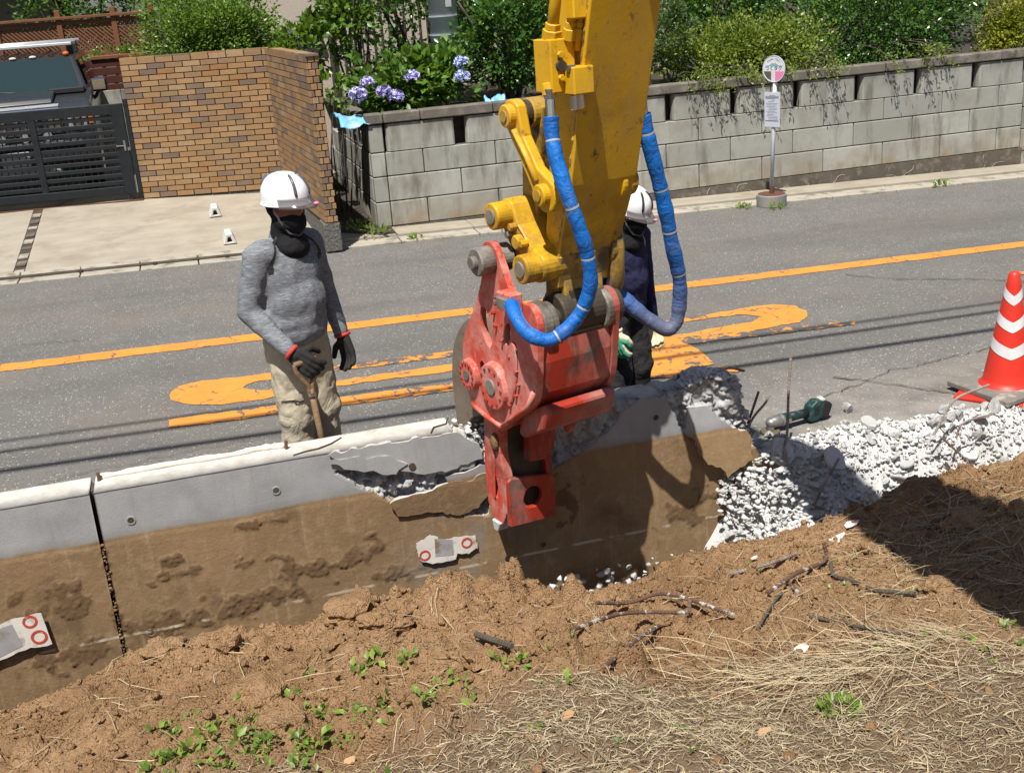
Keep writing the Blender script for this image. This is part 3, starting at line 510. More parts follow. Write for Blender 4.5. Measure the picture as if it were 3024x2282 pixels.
MATS['brick_return'] = MATS['brick'].copy(); _t = MATS['brick_return'].node_tree
for nd in list(_t.nodes):
    if nd.type == 'OBJECT_INFO':   # joined bricks: colour per brick from their position along the wall
        g = _t.nodes.new('ShaderNodeNewGeometry'); wn = _t.nodes.new('ShaderNodeTexWhiteNoise'); 
        for l in list(nd.outputs['Random'].links): _t.links.new(g.outputs['Random Per Island'], l.to_socket)
o = brick_face(BI, BE, .2205, 'brick', True).build('bricks', 'brick_return', kw); kind(o, 'stuff')
def wallcore(a, b, nm, th=.10, z0=BZ0-.01, z1=BZ0+NC*CH-.004, mat='brick_mortar', side=1, e0=0, e1=0):
    d = (b-a).normalized(); nb = Vector((-d.y, d.x, 0))*side; a = a-d*e0; b = b+d*e1; m = MB(); m.prism([(a.x, a.y), (b.x, b.y), (b.x+nb.x*th, b.y+nb.y*th), (a.x+nb.x*th, a.y+nb.y*th)], z0, z1, lambda x, y, z: (x, y, z)); return m.build(nm, mat, kw)
wallcore(BL, BI, 'mortar_core', .1, e1=.1); wallcore(BI, BE+Vector((0, .006, 0)), 'mortar_core', .112)
m = MB()   # pale brick tops
for a, b, th in ((BL, BI, .1), (BI, BE, .115)):
    d = (b-a); Ln = d.length; d.normalize(); nb = Vector((-d.y, d.x, 0)); x = 0; n2 = Vector((d.y, -d.x, 0))
    while x < Ln-.02:
        c = a+d*(x+.11)+nb*(th/2-.008); m.box((c.x, c.y, BZ0+NC*CH+.006), (.212, th+.012, .022), Matrix.Rotation(math.atan2(d.y, d.x), 3, 'Z')); x += .2205
o = m.build('cap_tiles', 'brick_return', kw); kind(o, 'stuff')
for a, b, zz in ((BL, BI, .17), (BI, BE, .02)): wallcore(a, b, 'footing', .13, zz, BZ0-.006, 'rough_stone', 1, 0, .02)
m = MB(); m.prism([(1.34, 12.262), (1.515, 12.262), (1.515, 12.6), (1.34, 12.6)], -.02, BZ0-.01, lambda x, y, z: (x, y, z)); m.build('footing', 'rough_stone', kw, bev=.008)
# back side of the wall
# ------------------------------------------------------------------ gate
gt = thing('metal_gate', 'black slatted metal driveway gate closed in front of the parked car', 'gate', (-1.4, 15.65, .29))
gd = Vector((math.cos(rad(-8)), math.sin(rad(-8)), 0)); g0 = Vector((-.64, 15.56, 0))
def G(x, y, z): p = g0+gd*x+Vector((-gd.y, gd.x, 0))*y; return (p.x, p.y, z)
def gbox(nm, x0, x1, z0, z1, d=.04, y=0, bev=.003, parent=gt, mat='gate_black'): m = MB(); m.box(((x0+x1)/2, y, (z0+z1)/2), (x1-x0, d, z1-z0), fn=G); return m.build(nm, mat, parent, bev=bev)
GB, GT = .375, 1.50
gbox('top_rail', -2.6, -.115, GT-.12, GT, .05); gbox('bottom_rail', -2.6, -.115, GB, GB+.10, .05); gbox('end_stile', -.115, .03, GB, GT, .055); gbox('middle_stile', -1.13, -1.05, GB+.1, GT-.12, .045); gbox('gate_post', .045, .10, .25, GT+.05, .06)
gbox('end_stile', -2.7, -2.6, GB, GT, .055)
nsl = 10; zz0, zz1 = GB+.10, GT-.12
for i in range(nsl):
    z = zz0+(zz1-zz0)*(i+.5)/nsl; gbox('slat', -2.6, -.115, z-.022, z+.028, .02)
for i in range(30):
    x = -2.58+i*.083; gbox('upright_bar', x, x+.014, zz0, zz1, .012, .012, 0)
gbox('latch_plate', -.03, -.005, .92, 1.05, .012, -.032, 0, gt, 'steel'); gbox('latch_plate', .012, .038, .92, .96, .012, -.034, 0, gt, 'steel'); gbox('drop_bolt', .03, .036, .38, .6, .01, -.035, 0, gt, 'steel')
m = MB(); m.cyl(G(-.03, -.03, .98), G(-.12, -.045, .985), .006, n=8); m.build('latch_handle', 'steel', gt)
w = MB(); w.cyl(G(-.06, -.018, .32), G(-.06, .018, .32), .035, n=18); o = w.build('caster_wheel', 'rubber', gt, bev=.004); gbox('caster_fork', -.08, -.04, .33, .39, .05)
m = MB(); m.box((-1.3, -.06, .292), (2.8, .05, .014), fn=G); o = m.build('gate_track', 'rust', gt)
# ------------------------------------------------------------------ concrete retaining wall being broken up
YF, YB, ZT = 5.38, 5.60, .43
cw = thing('retaining_wall', 'long low concrete retaining wall, mud-stained below, being broken up by the crusher', 'wall', (0, 5.49, -.6))
def inpoly(X, Z, poly):
    r = np.zeros(X.shape, bool); n = len(poly)
    for i in range(n):
        (x0, z0), (x1, z1) = poly[i], poly[(i+1) % n]; c = ((z0 > Z) != (z1 > Z)) & (X < (x1-x0)*(Z-z0)/(z1-z0+1e-12)+x0); r ^= c
    return r
ROUGH = [[(1.22, .50), (1.22, .05), (1.45, .03), (1.62, .12), (1.80, .19), (1.94, .27), (2.0, .33), (2.05, .385), (2.27, .50)],
         [(2.25, .6), (2.30, .4), (2.345, .33), (2.37, .24), (2.40, .22), (2.45, .33), (2.56, .29), (2.66, .16), (2.73, .06), (3.2, -.05), (3.2, .7)],
         [(.49, .32), (.72, .13), (.86, .05), (1.0, -.02), (1.27, -.08), (1.27, .2), (1.04, .2), (.83, .27), (.66, .3)],
         [(1.10, .5), (1.12, .40), (1.2, .30), (1.26, .15), (1.32, .1), (1.32, .5)]]
XR = ([-1.1, -.6, -.48, -.39, -.3, -.22, -.09, -.03, .13, .42, .7], [2.6, 2.62, 2.70, 2.85, 2.97, 2.99, 2.92, 2.85, 2.78, 2.74, 2.70])
CLUMP = ((-.92, -.03, .14, .03), (-.85, -.12, .13, .035), (-.35, .0, .06, .025), (-.33, -.07, .09, .03), (.1, -.08, .10, .022), (.3, -.18, .12, .04), (.45, -.2, .08, .03), (-.665, -.1, .018, .2), (-.5, -.33, .12, .04), (-.95, -.4, .15, .05), (.62, -.15, .05, .05), (2.55, -.22, .10, .035), (2.35, -.3, .08, .05), (2.7, -.15, .05, .04), (1.7, -.05, .07, .1), (.75, -.3, .1, .03), (.15, .12, .1, .015), (0, -.3, .2, .05))
def panel(name, x0, x1, label):
    dx = .0085; nx = int((x1-x0)/dx)+1; nz = 168; xs = np.linspace(x0, x1, nx); t = np.linspace(0, 1, nz)
    X = np.repeat(xs[:, None], nz, 1); topz = np.full(nx, ZT)+.0015*fbm(xs, xs*0, 6, 3)
    br = (xs > 2.25); topz = topz+br*(.035*fbm(xs, xs*0, 9, 8, 4)+.03*np.interp(xs, [2.2, 2.55, 2.75], [0, 1.6, .2])-.02)
    br2 = ((xs > 1.12) & (xs < 1.34)); topz = topz-br2*(.06+.05*fbm(xs, xs*0, 11, 4, 4))
    Z = -1.0+(topz[:, None]+1.0)*t[None]; wob = .012*fbm(X, Z, 14, 21, 4)
    rough = np.zeros(X.shape)
    for i, pl in enumerate(ROUGH): rough = np.maximum(rough, inpoly(X+wob, Z+.6*wob, pl)*(1.6 if i == 2 else 1.))
    xr = np.interp(Z, *XR); edge = np.clip(1-(xr-X)/.05, 0, 1)*(X > 2.4)+0; edge = edge*(fbm(X, Z, 9, 33, 3) > -.08); rough = np.maximum(rough, (edge > .35)*1.)
    d = rough*(.034+.035*fbm(X, Z, 7, 5, 4, .6)+.030*np.abs(fbm(X, Z, 16, 15, 4, .65))-.026*domes(X, Z, 20, 9)-.018*domes(X, Z, 44, 19)+.012*np.sign(fbm(X, Z, 24, 29, 3)))+(1-np.clip(rough, 0, 1))*.0015*fbm(X, Z, 3, 2)
    d = np.where(rough > 0, np.maximum(d, .006), d)
    g = np.zeros(X.shape)
    for (gx_, gz_, sx_, sz_) in CLUMP: g = np.maximum(g, np.exp(-((X-gx_)/sx_/1.3)**2-((Z-gz_)/sz_/1.3)**2))
    cl = np.clip(g-.38+1.25*fbm(X, Z, 13, 51, 4, .6), 0, 1)*(g > .06)*(rough == 0); cl = np.clip(cl*2.2, 0, 1); d = d-cl*(.0025+.0065*domes(X, Z, 45, 52)+.004*domes(X, Z, 80, 53))
    corner = .15*np.clip((Z-(topz[:, None]-.012))/.012, 0, 1)*.004*(1+1.5*fbm(X, Z, 20, 7)); Y = YF+d+corner
    Yb = np.full(X.shape, YB)
    keep = X[:-1, :-1]+wob[:-1, :-1]*1.2 < xr[:-1, :-1]; idx = np.arange(nx*nz).reshape(nx, nz)
    A, B, Cc, D = idx[:-1, :-1][keep], idx[1:, :-1][keep], idx[1:, 1:][keep], idx[:-1, 1:][keep]; ff = np.stack([A, B, Cc, D], 1); N0 = nx*nz; fb = ff[:, ::-1]+N0
    e = np.concatenate([ff[:, [0, 1]], ff[:, [1, 2]], ff[:, [2, 3]], ff[:, [3, 0]]]); es = set(map(tuple, e)); bd = np.array([q for q in es if (q[1], q[0]) not in es])
    side = np.stack([bd[:, 0]+N0, bd[:, 1]+N0, bd[:, 1], bd[:, 0]], 1)[:, ::-1]
    V = np.concatenate([np.stack([X, Y, Z], 2).reshape(-1, 3), np.stack([X, Yb, Z], 2).reshape(-1, 3)]); F_ = np.concatenate([ff, fb, side]); br = np.clip(rough, 0, 1).ravel(); br = np.concatenate([br, np.where((X > 2.3) & (Z > .1), 1, 0).ravel()*1.])
    o = npmesh(name, V, F_, 'wall', cw, attrs={'broken': br, 'clump': np.concatenate([cl.ravel(), np.zeros(nx*nz)])}); o['label'] = label; return o
pr = panel('wall_panel', -.652, 3.05, 'concrete panel right of the open joint, broken at its far end'); LOCS[pr.name] = (0, 0, 0)
pl_ = panel('wall_panel', -3.2, -.672, 'concrete panel left of the open joint')
m = MB(); m.box((-.662, 5.49, -.28), (.03, .1, 1.4)); m.build('joint_filler', 'dark_seam', cw); rgj = np.random.default_rng(3); kind(scatter_rocks('joint_mud', np.stack([rgj.normal(-.662, .006, 130), rgj.uniform(5.375, 5.41, 130), rgj.uniform(-.55, .16, 130)], 1), rgj.uniform(.005, .013, 130), 'mud', 9, cw, angular=False), 'stuff')
def slab(name, poly, y0, th, tilt_x=0, tilt_z=0, lab=None, seed=0):
    rng = random.Random(seed); out = []; jx = jz = 0
    for a, b in zip(poly, poly[1:]+poly[:1]):
        n = max(1, int(math.hypot(b[0]-a[0], b[1]-a[1])/.026))
        for j in range(n): t = j/n; jx = jx*.3+rng.gauss(0, .0055); jz = jz*.3+rng.gauss(0, .0055); out.append((a[0]+(b[0]-a[0])*t+jx, a[1]+(b[1]-a[1])*t+jz))
    cx = sum(q[0] for q in out)/len(out); cz = sum(q[1] for q in out)/len(out); n = len(out); yy = lambda x, z: y0+(x-cx)*tilt_x+(z-cz)*tilt_z
    V = [(x, yy(x, z), z) for x, z in out]+[(x+rng.gauss(0, .0025)+(cx-x)*.03, yy(x, z)+th+rng.gauss(0, .004), z+rng.gauss(0, .0025)+(cz-z)*.03) for x, z in out]
    me = bpy.data.meshes.new(name); me.from_pydata(V, [], [tuple(range(n)), tuple(reversed(range(n, 2*n)))]+[((i+1) % n, i, n+i, n+(i+1) % n) for i in range(n)]); me.materials.append(MATS['wall'])
    bm = bmesh.new(); bm.from_mesh(me); bmesh.ops.recalc_face_normals(bm, faces=bm.faces); bm.to_mesh(me); bm.free()
    at = me.attributes.new('broken', 'FLOAT', 'POINT'); at.data.foreach_set('value', [0]*n+[1]*n); o = link(bpy.data.objects.new(name, me)); setp(o, pr)
    if lab: o['label'] = lab
    return o
slab('broken_slab', [(.46, .415), (.72, .31), (.9, .235), (1.05, .225), (1.25, .26), (1.245, .34), (1.12, .425), (.9, .432), (.5, .432)], 5.369, .03, .006, .006, 'large grey slab cracked loose beside the crusher', 1)
slab('broken_slab', [(.455, .40), (.60, .395), (.77, .365), (.86, .30), (.80, .262), (.72, .285), (.66, .30), (.55, .335)], 5.362, .008, 0, .01, 'thin grey flake peeling off the wall face', 2)
slab('broken_slab', [(.74, .10), (.80, .125), (.95, .14), (1.06, .175), (1.16, .165), (1.27, .185), (1.28, .05), (1.2, .0), (1.1, -.035), (1.0, .0), (.9, .01), (.79, .03)], 5.356, .025, 0, -.12, 'brown mud-faced slab hanging below the crack', 3)
slab('broken_slab', [(1.04, .20), (1.26, .225), (1.265, .155), (1.14, .15), (1.06, .14)], 5.348, .01, .02, -.04, None, 4)
slab('broken_slab', [(2.39, .215), (2.40, .345), (2.50, .335), (2.56, .29), (2.66, .18), (2.78, .13), (2.775, -.02), (2.70, -.055), (2.62, -.085), (2.58, -.03), (2.50, -.01), (2.46, .09)], 5.338, .035, .02, .12, 'brown flake leaning off the broken wall end', 5)
for x, z in ((-.51, .26), (.19, .28), (2.23, .31), (1.55, -.31), (-.52, -.36)):
    m = MB(); n = 16; m.ring(circ(.022, n, x, z), circ(.016, n, x, z), 5.376, 5.3795, lambda a, b, c: (a, c, b)); m.build('tie_hole_rim', 'wall', pr)
    m = MB(); m.cyl((x, 5.3775, z), (x, 5.41, z), .017, n=16); m.build('tie_hole_shade', 'dark_seam', pr)  # dark disc drawn in for the shade inside the hole
m = MB(); m.cyl((.88, 5.3625, .285), (.88, 5.375, .285), .018, n=16); m.build('tie_hole_shade', 'dark_seam', pr)  # another dark disc in place of a shaded hole
sp = spline([(-.63, 5.56, .437), (-.3, 5.565, .44), (0, 5.558, .438), (.14, 5.57, .442), (.27, 5.56, .438)], 10)
rr = random.Random(2); m = MB(); m.tube(sp, [.017+rr.uniform(-.004, .004) for _ in sp], 8); m.build('sealant_bead', 'sealant', cw, smooth=True)
m = MB(); m.tube([(.30, 5.42, .434), (.36, 5.44, .436), (.43, 5.45, .436), (.5, 5.49, .435), (.56, 5.55, .434)], .004, 5); m.tube([(1.0, 5.40, .434), (1.03, 5.47, .436), (1.1, 5.49, .436), (1.13, 5.57, .434)], .004, 5); m.build('surface_crack', 'dark_seam', pr)
for x in (-.635, .275, 2.43): m = MB(); m.cyl((x, 5.53, .40), (x+.005, 5.53, .475), .008, n=8); m.build('anchor_stub', 'rebar_rust', cw)
# torn stickers on the wall
def sticker(label, pts, rings, y, mat='paper_white', panelp=None):
    t = thing('torn_sticker', label, 'sticker', (pts[0][0], y, pts[0][1])); n = len(pts); rg = random.Random(int(abs(pts[0][0])*100)); out = []
    for a, b in zip(pts, pts[1:]+pts[:1]):
        for j in range(5): f = j/5; out.append((a[0]+(b[0]-a[0])*f+rg.gauss(0, .0025), a[1]+(b[1]-a[1])*f+rg.gauss(0, .0025)))
    yy = lambda x, z: y+.03*(x-pts[0][0])*(-1 if x < 0 else .3)*.3
    m = MB(); m.prism(out, 0, .0015, lambda x, z, h: (x, yy(x, z)-h, z)); m.build('paper', mat, t)
    if panelp: m = MB(); m.prism(panelp, .002, .0028, lambda x, z, h: (x, yy(x, z)-h, z)); m.build('silver_panel', 'sticker_silver', t)
    for (x, z, r) in rings: m = MB(); m.ring(circ(r, 28, x, z), circ(r*.68, 28, x, z), .003, .0038, lambda a, b, h: (a, yy(a, b)-h, b)); m.build('red_ring', 'sticker_red', t)
sticker('large torn silver sticker with two red rings on the left wall panel', [(-1.45, -.20), (-1.24, -.16), (-1.12, -.125), (-.99, -.12), (-.975, -.30), (-1.1, -.30), (-1.25, -.335), (-1.45, -.39)], [(-1.05, -.155, .034), (-1.025, -.245, .038)], 5.355, 'paper_white', [(-1.44, -.21), (-1.13, -.15), (-1.105, -.275), (-1.25, -.325), (-1.44, -.38)])
sticker('small dirty sticker with two red rings low on the wall below the crusher jaw', [(.855, -.15), (.93, -.115), (.965, -.125), (.99, -.165), (1.06, -.155), (1.175, -.165), (1.18, -.245), (1.13, -.265), (1.07, -.255), (1.06, -.285), (.93, -.285), (.87, -.25), (.855, -.2)], [(.895, -.225, .030), (1.125, -.20, .030)], 5.362, 'paper_white', [(.955, -.14), (1.05, -.165), (1.05, -.255), (.95, -.245)])
# ------------------------------------------------------------------ soil bank in the foreground
CX = [-4, -1.16, -.9, -.6, -.22, .17, .36, .67, .9, 1.14, 1.27, 1.61, 1.96, 2.17, 2.46, 2.76, 3.17, 3.34, 3.59, 4.22, 8]
CZ = [-.3, -.30, -.30, -.17, -.13, -.2, -.15, -.13, -.14, -.14, -.2, -.31, -.30, -.25, -.24, -.26, -.2, -.14, -.1, -.07, -.05]
def sm(x, a, b): t = np.clip((x-a)/(b-a), 0, 1); return t*t*(3-2*t)
def litter_f(X, Y):
    lim = 3.36+.20*sm(X, .2, .9)-.45*sm(X, 1.3, 2.3)+.2*fbm(X, Y, 1.6, 60, 3)-.15*sm(-X, -.1, .8); l = sm(lim-Y, -.12, .45); return np.clip(np.maximum(l, .22*sm(X, 1.7, 2.3)*sm(4.1-Y, 0, .5)), 0, 1)
def soil_f(X, Y, fine=True):
    X = np.asarray(X, float); Y = np.asarray(Y, float); zc = np.interp(X, CX, CZ); yc = 4.86+.05*fbm(X, X*0, 3, 77, 3); lit = litter_f(X, Y)
    z = zc+.25*(yc-Y); z = np.where(Y > yc, zc-(Y-yc)*np.interp(X, [3.3, 3.7], [2.2, .9]), z); z = np.maximum(z, np.interp(X, [3.3, 3.7], [-.9, -.6]))
    cl = (1-.75*lit)*(.35+.65*sm(fbm(X, Y, 1.1, 31, 3), -.25, .2))*(1-.55*sm(X, 1.4, 2.0))
    z = z+.055*fbm(X, Y, 1.7, 40, 4)-.045*cl
    z = z+cl*(.15*domes(X+.03*fbm(X, Y, 9, 2, 3), Y+.03*fbm(X, Y, 9, 6, 3), 4.6, 41, .3, .72)+.085*domes(X, Y, 12, 42, .3, .7)-.02)
    if fine: z = z+(.4+.6*(1-lit))*(.026*domes(X, Y, 30, 43)+.013*domes(X, Y, 62, 44)+.010*fbm(X, Y, 34, 45, 4, .6))
    return z
xs = np.concatenate([np.arange(-4, -1.6, .08), np.arange(-1.6, 4.3, .0105), np.arange(4.3, 9, .08)]); ys = np.concatenate([np.arange(-1.5, 1.9, .1), np.arange(1.9, 5.40, .0105)])
X, Y = np.meshgrid(xs, ys, indexing='ij'); Z = soil_f(X, Y); nx, ny = X.shape; I = np.arange(nx*ny).reshape(nx, ny); f = np.stack([I[:-1, :-1], I[1:, :-1], I[1:, 1:], I[:-1, 1:]], 2).reshape(-1, 4)
sb = npmesh('soil_bank', np.stack([X, Y, Z], 2).reshape(-1, 3), f, 'soil', attrs={'litter': litter_f(X, Y).ravel()}, smooth=False); kind(sb, 'structure')
# crumbs and clods
rng = np.random.default_rng(12); n = 22000; px = rng.uniform(-1.5, 4.0, n); py = rng.uniform(2.3, 4.95, n); k = rng.random(n) < (1-.85*litter_f(px, py)); px, py = px[k], py[k]
s_ = rng.uniform(.0025, .008, len(px))*np.where(rng.random(len(px)) < .08, 2.8, 1); o = scatter_rocks('soil_crumbs', np.stack([px, py, soil_f(px, py)+s_*.3], 1), s_, 'soil', 14, angular=False, squash=.8); kind(o, 'stuff'); o['label'] = 'loose brown soil crumbs over the dug bank'; o['category'] = 'soil'
CM = [rock_mesh('clod', 'soil', 300+i, 3, .42, False) for i in range(7)]
spots = [(-.04, 3.98, .11), (.13, 4.3, .09), (-.17, 4.63, .10), (-.42, 4.75, .08), (.92, 4.57, .09), (.40, 4.69, .10), (.79, 3.7, .07), (3.31, 4.15, .11), (3.48, 4.0, .07), (.05, 3.62, .09), (.62, 4.5, .07), (1.05, 4.7, .08), (1.3, 4.62, .06), (.3, 4.45, .06), (-.75, 4.4, .10), (-.9, 4.1, .09), (2.75, 3.62, .075), (3.1, 4.5, .06), (2.9, 4.35, .05)]
crest_labels = {0: 'big flat-topped clod in the middle of the dug bank, left', 7: 'largest soil clod in the boom shadow at the right', 16: 'round soil clod just below the boom shadow'}
rg = random.Random(3)
for i in range(34): spots.append((rg.uniform(-.9, 2.0), rg.uniform(3.7, 4.75), rg.uniform(.025, .055)))
for i, (x, y, s) in enumerate(spots):
    o = shared('soil_clod', CM[i % 7], None, (x, y, float(soil_f(x, y, False))+s*.15), (rg.uniform(-.4, .4), rg.uniform(-.4, .4), rg.uniform(0, 6)), (s*rg.uniform(.9, 1.3), s, s*.62)); side_ = 'left' if x < .2 else ('middle' if x < 1.2 else 'right'); tag(o, crest_labels.get(i, {'left': 'rough brown soil clod at the left of the dug bank above the seedlings', 'middle': 'rough brown soil clod in the middle of the dug bank below the wall sticker', 'right': 'rough brown soil clod among the rebars at the right of the dug bank'}[side_]), 'clod', None if i in crest_labels else 'soil clods at the %s of the dug bank' % side_)
# straw and dead grass
def straw(name, n, fx, lab, seed, Lr, wr, zlift, dirn=None, tint=(0, 1)):
    rng = np.random.default_rng(seed); x, y = fx(rng, n); L = rng.uniform(*Lr, len(x))*np.where(rng.random(len(x)) < .7, .6, 1.2); w = rng.uniform(*wr, len(x))
    a = rng.uniform(0, 2*np.pi, len(x)) if dirn is None else rng.normal(dirn, .75, len(x)); cv = rng.normal(0, .25, len(x)); P = []
    z0 = soil_f(x, y)+rng.random(len(x))*zlift; x1, y1 = x+L*np.cos(a), y+L*np.sin(a); z1 = np.maximum(soil_f(x1, y1)+.002, z0+rng.normal(0, .12, len(x))*L); z1 = np.minimum(z1, soil_f(x1, y1)+zlift*1.5+.012)
    mx, my = (x+x1)/2-np.sin(a)*cv*L*.5, (y+y1)/2+np.cos(a)*cv*L*.5; mz = np.maximum((z0+z1)/2+L*.04, soil_f(mx, my)+.003)
    nxv, nyv = -np.sin(a)*w, np.cos(a)*w; V = np.stack([np.stack([x+nxv, y+nyv, z0+.002], 1), np.stack([x-nxv, y-nyv, z0+.002], 1), np.stack([mx+nxv, my+nyv, mz+.002], 1), np.stack([mx-nxv, my-nyv, mz+.002], 1), np.stack([x1+nxv*.5, y1+nyv*.5, z1], 1), np.stack([x1-nxv*.5, y1-nyv*.5, z1], 1), np.stack([mx, my, mz+w*1.2+.002], 1)], 1)
    f = np.array([[0, 1, 3, 6], [0, 6, 2, 0], [2, 6, 5, 4], [6, 3, 5, 6]]); f = np.array([[0, 1, 3], [0, 3, 6], [0, 6, 2], [2, 6, 4], [6, 3, 5], [6, 5, 4]]); F_ = (f[None]+(np.arange(len(x))*7)[:, None, None]).reshape(-1, 3)
    t = rng.uniform(*tint, len(x))**1.3; o = npmesh(name, V.reshape(-1, 3), F_, 'straw', attrs={'tint': np.repeat(t, 7)}); kind(o, 'stuff'); o['label'] = lab; o['category'] = 'straw'; return o
def fx_lit(rng, n):
    x = rng.uniform(-1.2, 4.2, n); y = rng.uniform(1.9, 4.2, n); k = rng.random(n) < litter_f(x, y)**1.5; return x[k], y[k]
def fx_hay(rng, n):
    a = rng.normal(0, 1, n); x = 2.02+.26*a+rng.normal(0, .07, n); y = 3.12-.17*a+rng.normal(0, .10, n)+.05*a*a; return x, y
def fx_spr(rng, n): return rng.uniform(-1.2, 4.0, n), rng.uniform(3.0, 4.8, n)
def fx_shade(rng, n): return rng.normal(3.2, .25, n), rng.normal(4.05, .4, n)
straw('dead_grass', 44000, fx_lit, 'flattened dead grass covering the near ground', 21, (.02, .075), (.0006, .0017), .010, None, (.05, .95)); straw('dead_grass', 900, fx_lit, 'long dry stalks lying over the near ground', 22, (.07, .24), (.0007, .0016), .02, None, (.3, 1))
straw('cut_hay', 420, fx_hay, 'pale heap of cut hay at the lower right', 23, (.12, .42), (.0007, .0016), .045, 2.6, (.35, 1)); straw('stray_straw', 330, fx_spr, 'single straws lying on the bare brown soil', 24, (.06, .3), (.0010, .0020), .012, None, (.4, 1)); straw('shaded_grass', 500, fx_shade, 'dry grass lying under the boom shadow', 25, (.08, .3), (.0009, .002), .03, None, (.2, .9))
# seedlings
def weed(x, y, s, n, lab, grp, seed, mat='leaf_weed'):
    rng = np.random.default_rng(seed); z = float(soil_f(x, y)); th = rng.uniform(0, 6.28, n); el = rng.uniform(.2, 1.0, n); D = np.stack([np.cos(th)*np.cos(el), np.sin(th)*np.cos(el), np.sin(el)], 1)
    P = np.array([x, y, z])+D*s*rng.uniform(.2, 1.1, n)[:, None]; o = leaves('seedling', P, D, s*rng.uniform(.7, 1.25, n), mat, None, seed, upness=1.0); tag(o, lab, 'weed', grp); return o
rg = random.Random(9); wl = []
for i in range(96): wl.append((rg.gauss(.0, .36), rg.gauss(3.52, .22), rg.uniform(.02, .038), rg.randint(7, 14)))
for i in range(22): wl.append((rg.uniform(.5, 2.6), rg.uniform(2.5, 3.7), rg.uniform(.012, .024), rg.randint(3, 7)))
for i in range(12): wl.append((rg.gauss(2.5, .14), rg.gauss(3.05, .10), rg.uniform(.02, .032), rg.randint(3, 6)))
for i in range(9): wl.append((rg.uniform(2.2, 3.0), rg.uniform(3.7, 4.6), rg.uniform(.014, .022), rg.randint(3, 6)))
for i in range(6): wl.append((rg.uniform(.9, 1.4), rg.uniform(3.6, 3.9), rg.uniform(.016, .026), rg.randint(3, 6)))
for i, (x, y, s, n) in enumerate(wl): weed(x, y, s, n, *(('leafy green seedling in the patch at the lower left', 'seedlings in the lower left patch') if i < 96 else ('small seedling in the dead grass along the bottom', 'seedlings in the dead grass') if i < 118 else ('broad-leaved seedling right of the hay heap', 'seedlings by the hay heap') if i < 130 else ('tiny seedling on bare soil between rebars and boom shadow', 'seedlings by the boom shadow') if i < 139 else ('seedling below the three crossing rebars', 'seedlings below the rebars')), 500+i)
# cut grass tussock
rng = np.random.default_rng(77); n = 160; th = rng.uniform(0, 6.28, n); rr_ = rng.uniform(.03, .07, n); cz = float(soil_f(1.83, 2.89)); P = np.stack([1.83+rr_*np.cos(th), 2.89+rr_*np.sin(th), np.full(n, cz+.01)], 1); D = np.stack([np.cos(th)*.5, np.sin(th)*.5, np.ones(n)*.7], 1)
o = leaves('cut_tussock', P, D, rng.uniform(.02, .04, n), 'leaf_weed', None, 78, LEAFN); tag(o, 'cut-off ring of pale green grass stems at the bottom', 'tussock')
# ------------------------------------------------------------------ rubble of the broken wall
def heap_f(X, Y, fine=True):
    z = np.interp(Y, [4.7, 4.98, 5.15, 5.27, 5.36, 5.45, 5.55, 5.63, 5.72, 5.9], [-.80, -.66, -.48, -.30, -.13, -.03, -.02, -.08, -.16, -.3])+np.interp(X, [2.5, 2.9, 3.4, 4.0, 4.6, 5.5, 9], [-.10, -.03, -.03, -.03, -.07, -.08, -.1])*np.interp(Y, [4.9, 5.3, 5.7], [.3, 1, .8])-.01*np.maximum(X-4, 0)
    z = z+.06*fbm(X, Y, 3, 90, 4)
    return z+(.035*domes(X, Y, 11, 91)+.026*domes(X, Y, 26, 92)+.014*domes(X, Y, 55, 94)+.015*fbm(X, Y, 30, 93, 4, .6) if fine else 0)
rub = thing('rubble_heap', 'heap of broken white concrete where the wall has been demolished', 'rubble', (3.6, 5.3, 0))
xs = np.arange(2.45, 7.6, .014); ys = np.arange(4.72, 5.9, .014); X, Y = np.meshgrid(xs, ys, indexing='ij'); Z = heap_f(X, Y)-np.where(X < 2.8, (2.8-X)*1.2, 0); nx, ny = X.shape; I = np.arange(nx*ny).reshape(nx, ny); f = np.stack([I[:-1, :-1], I[1:, :-1], I[1:, 1:], I[:-1, 1:]], 2).reshape(-1, 4)
kind(npmesh('rubble_bed', np.stack([X, Y, Z], 2).reshape(-1, 3), f, 'rubble', rub), 'stuff')
rng = np.random.default_rng(31); n = 11000; px = 2.6+4.0*rng.random(n)**1.3; py = np.where(rng.random(n) < .62, rng.uniform(5.10, 5.42, n), rng.uniform(5.36, 5.68, n)); s_ = .0035+.022*rng.random(n)**3.2; kind(scatter_rocks('small_rubble', np.stack([px, py-.01, heap_f(px, py)+s_*.25], 1), s_, 'rubble', 32, rub, 10, sub=2), 'stuff')
# trail of rubble against the wall foot and on the trench floor
n = 420; px = rng.uniform(2.55, 3.0, n); py = rng.uniform(4.95, 5.36, n); s_ = rng.uniform(.01, .03, n); pz = -.62+.30*np.clip((px-2.35)/.6, 0, 1)+.35*np.clip((py-5.1)/.25, 0, 1); kind(scatter_rocks('small_rubble', np.stack([px, py, pz], 1), s_, 'rubble', 33, rub, sub=2), 'stuff')
n = 300; px = rng.uniform(1.35, 2.4, n); py = rng.uniform(5.0, 5.35, n); s_ = rng.uniform(.012, .035, n); pz = rng.uniform(-.62, -.50, n)-.1*(5.35-py); kind(scatter_rocks('small_rubble', np.stack([px, py, pz], 1), s_, 'rubble', 34, rub, sub=2), 'stuff')
n = 260; tz = rng.uniform(-.45, .42, n); px = np.interp(tz, *XR)+rng.normal(.0, .03, n); py = rng.uniform(5.40, 5.62, n); s_ = rng.uniform(.012, .034, n); kind(scatter_rocks('end_rubble', np.stack([px, py, tz], 1), s_, 'rubble', 35, rub, 8, sub=2), 'stuff')
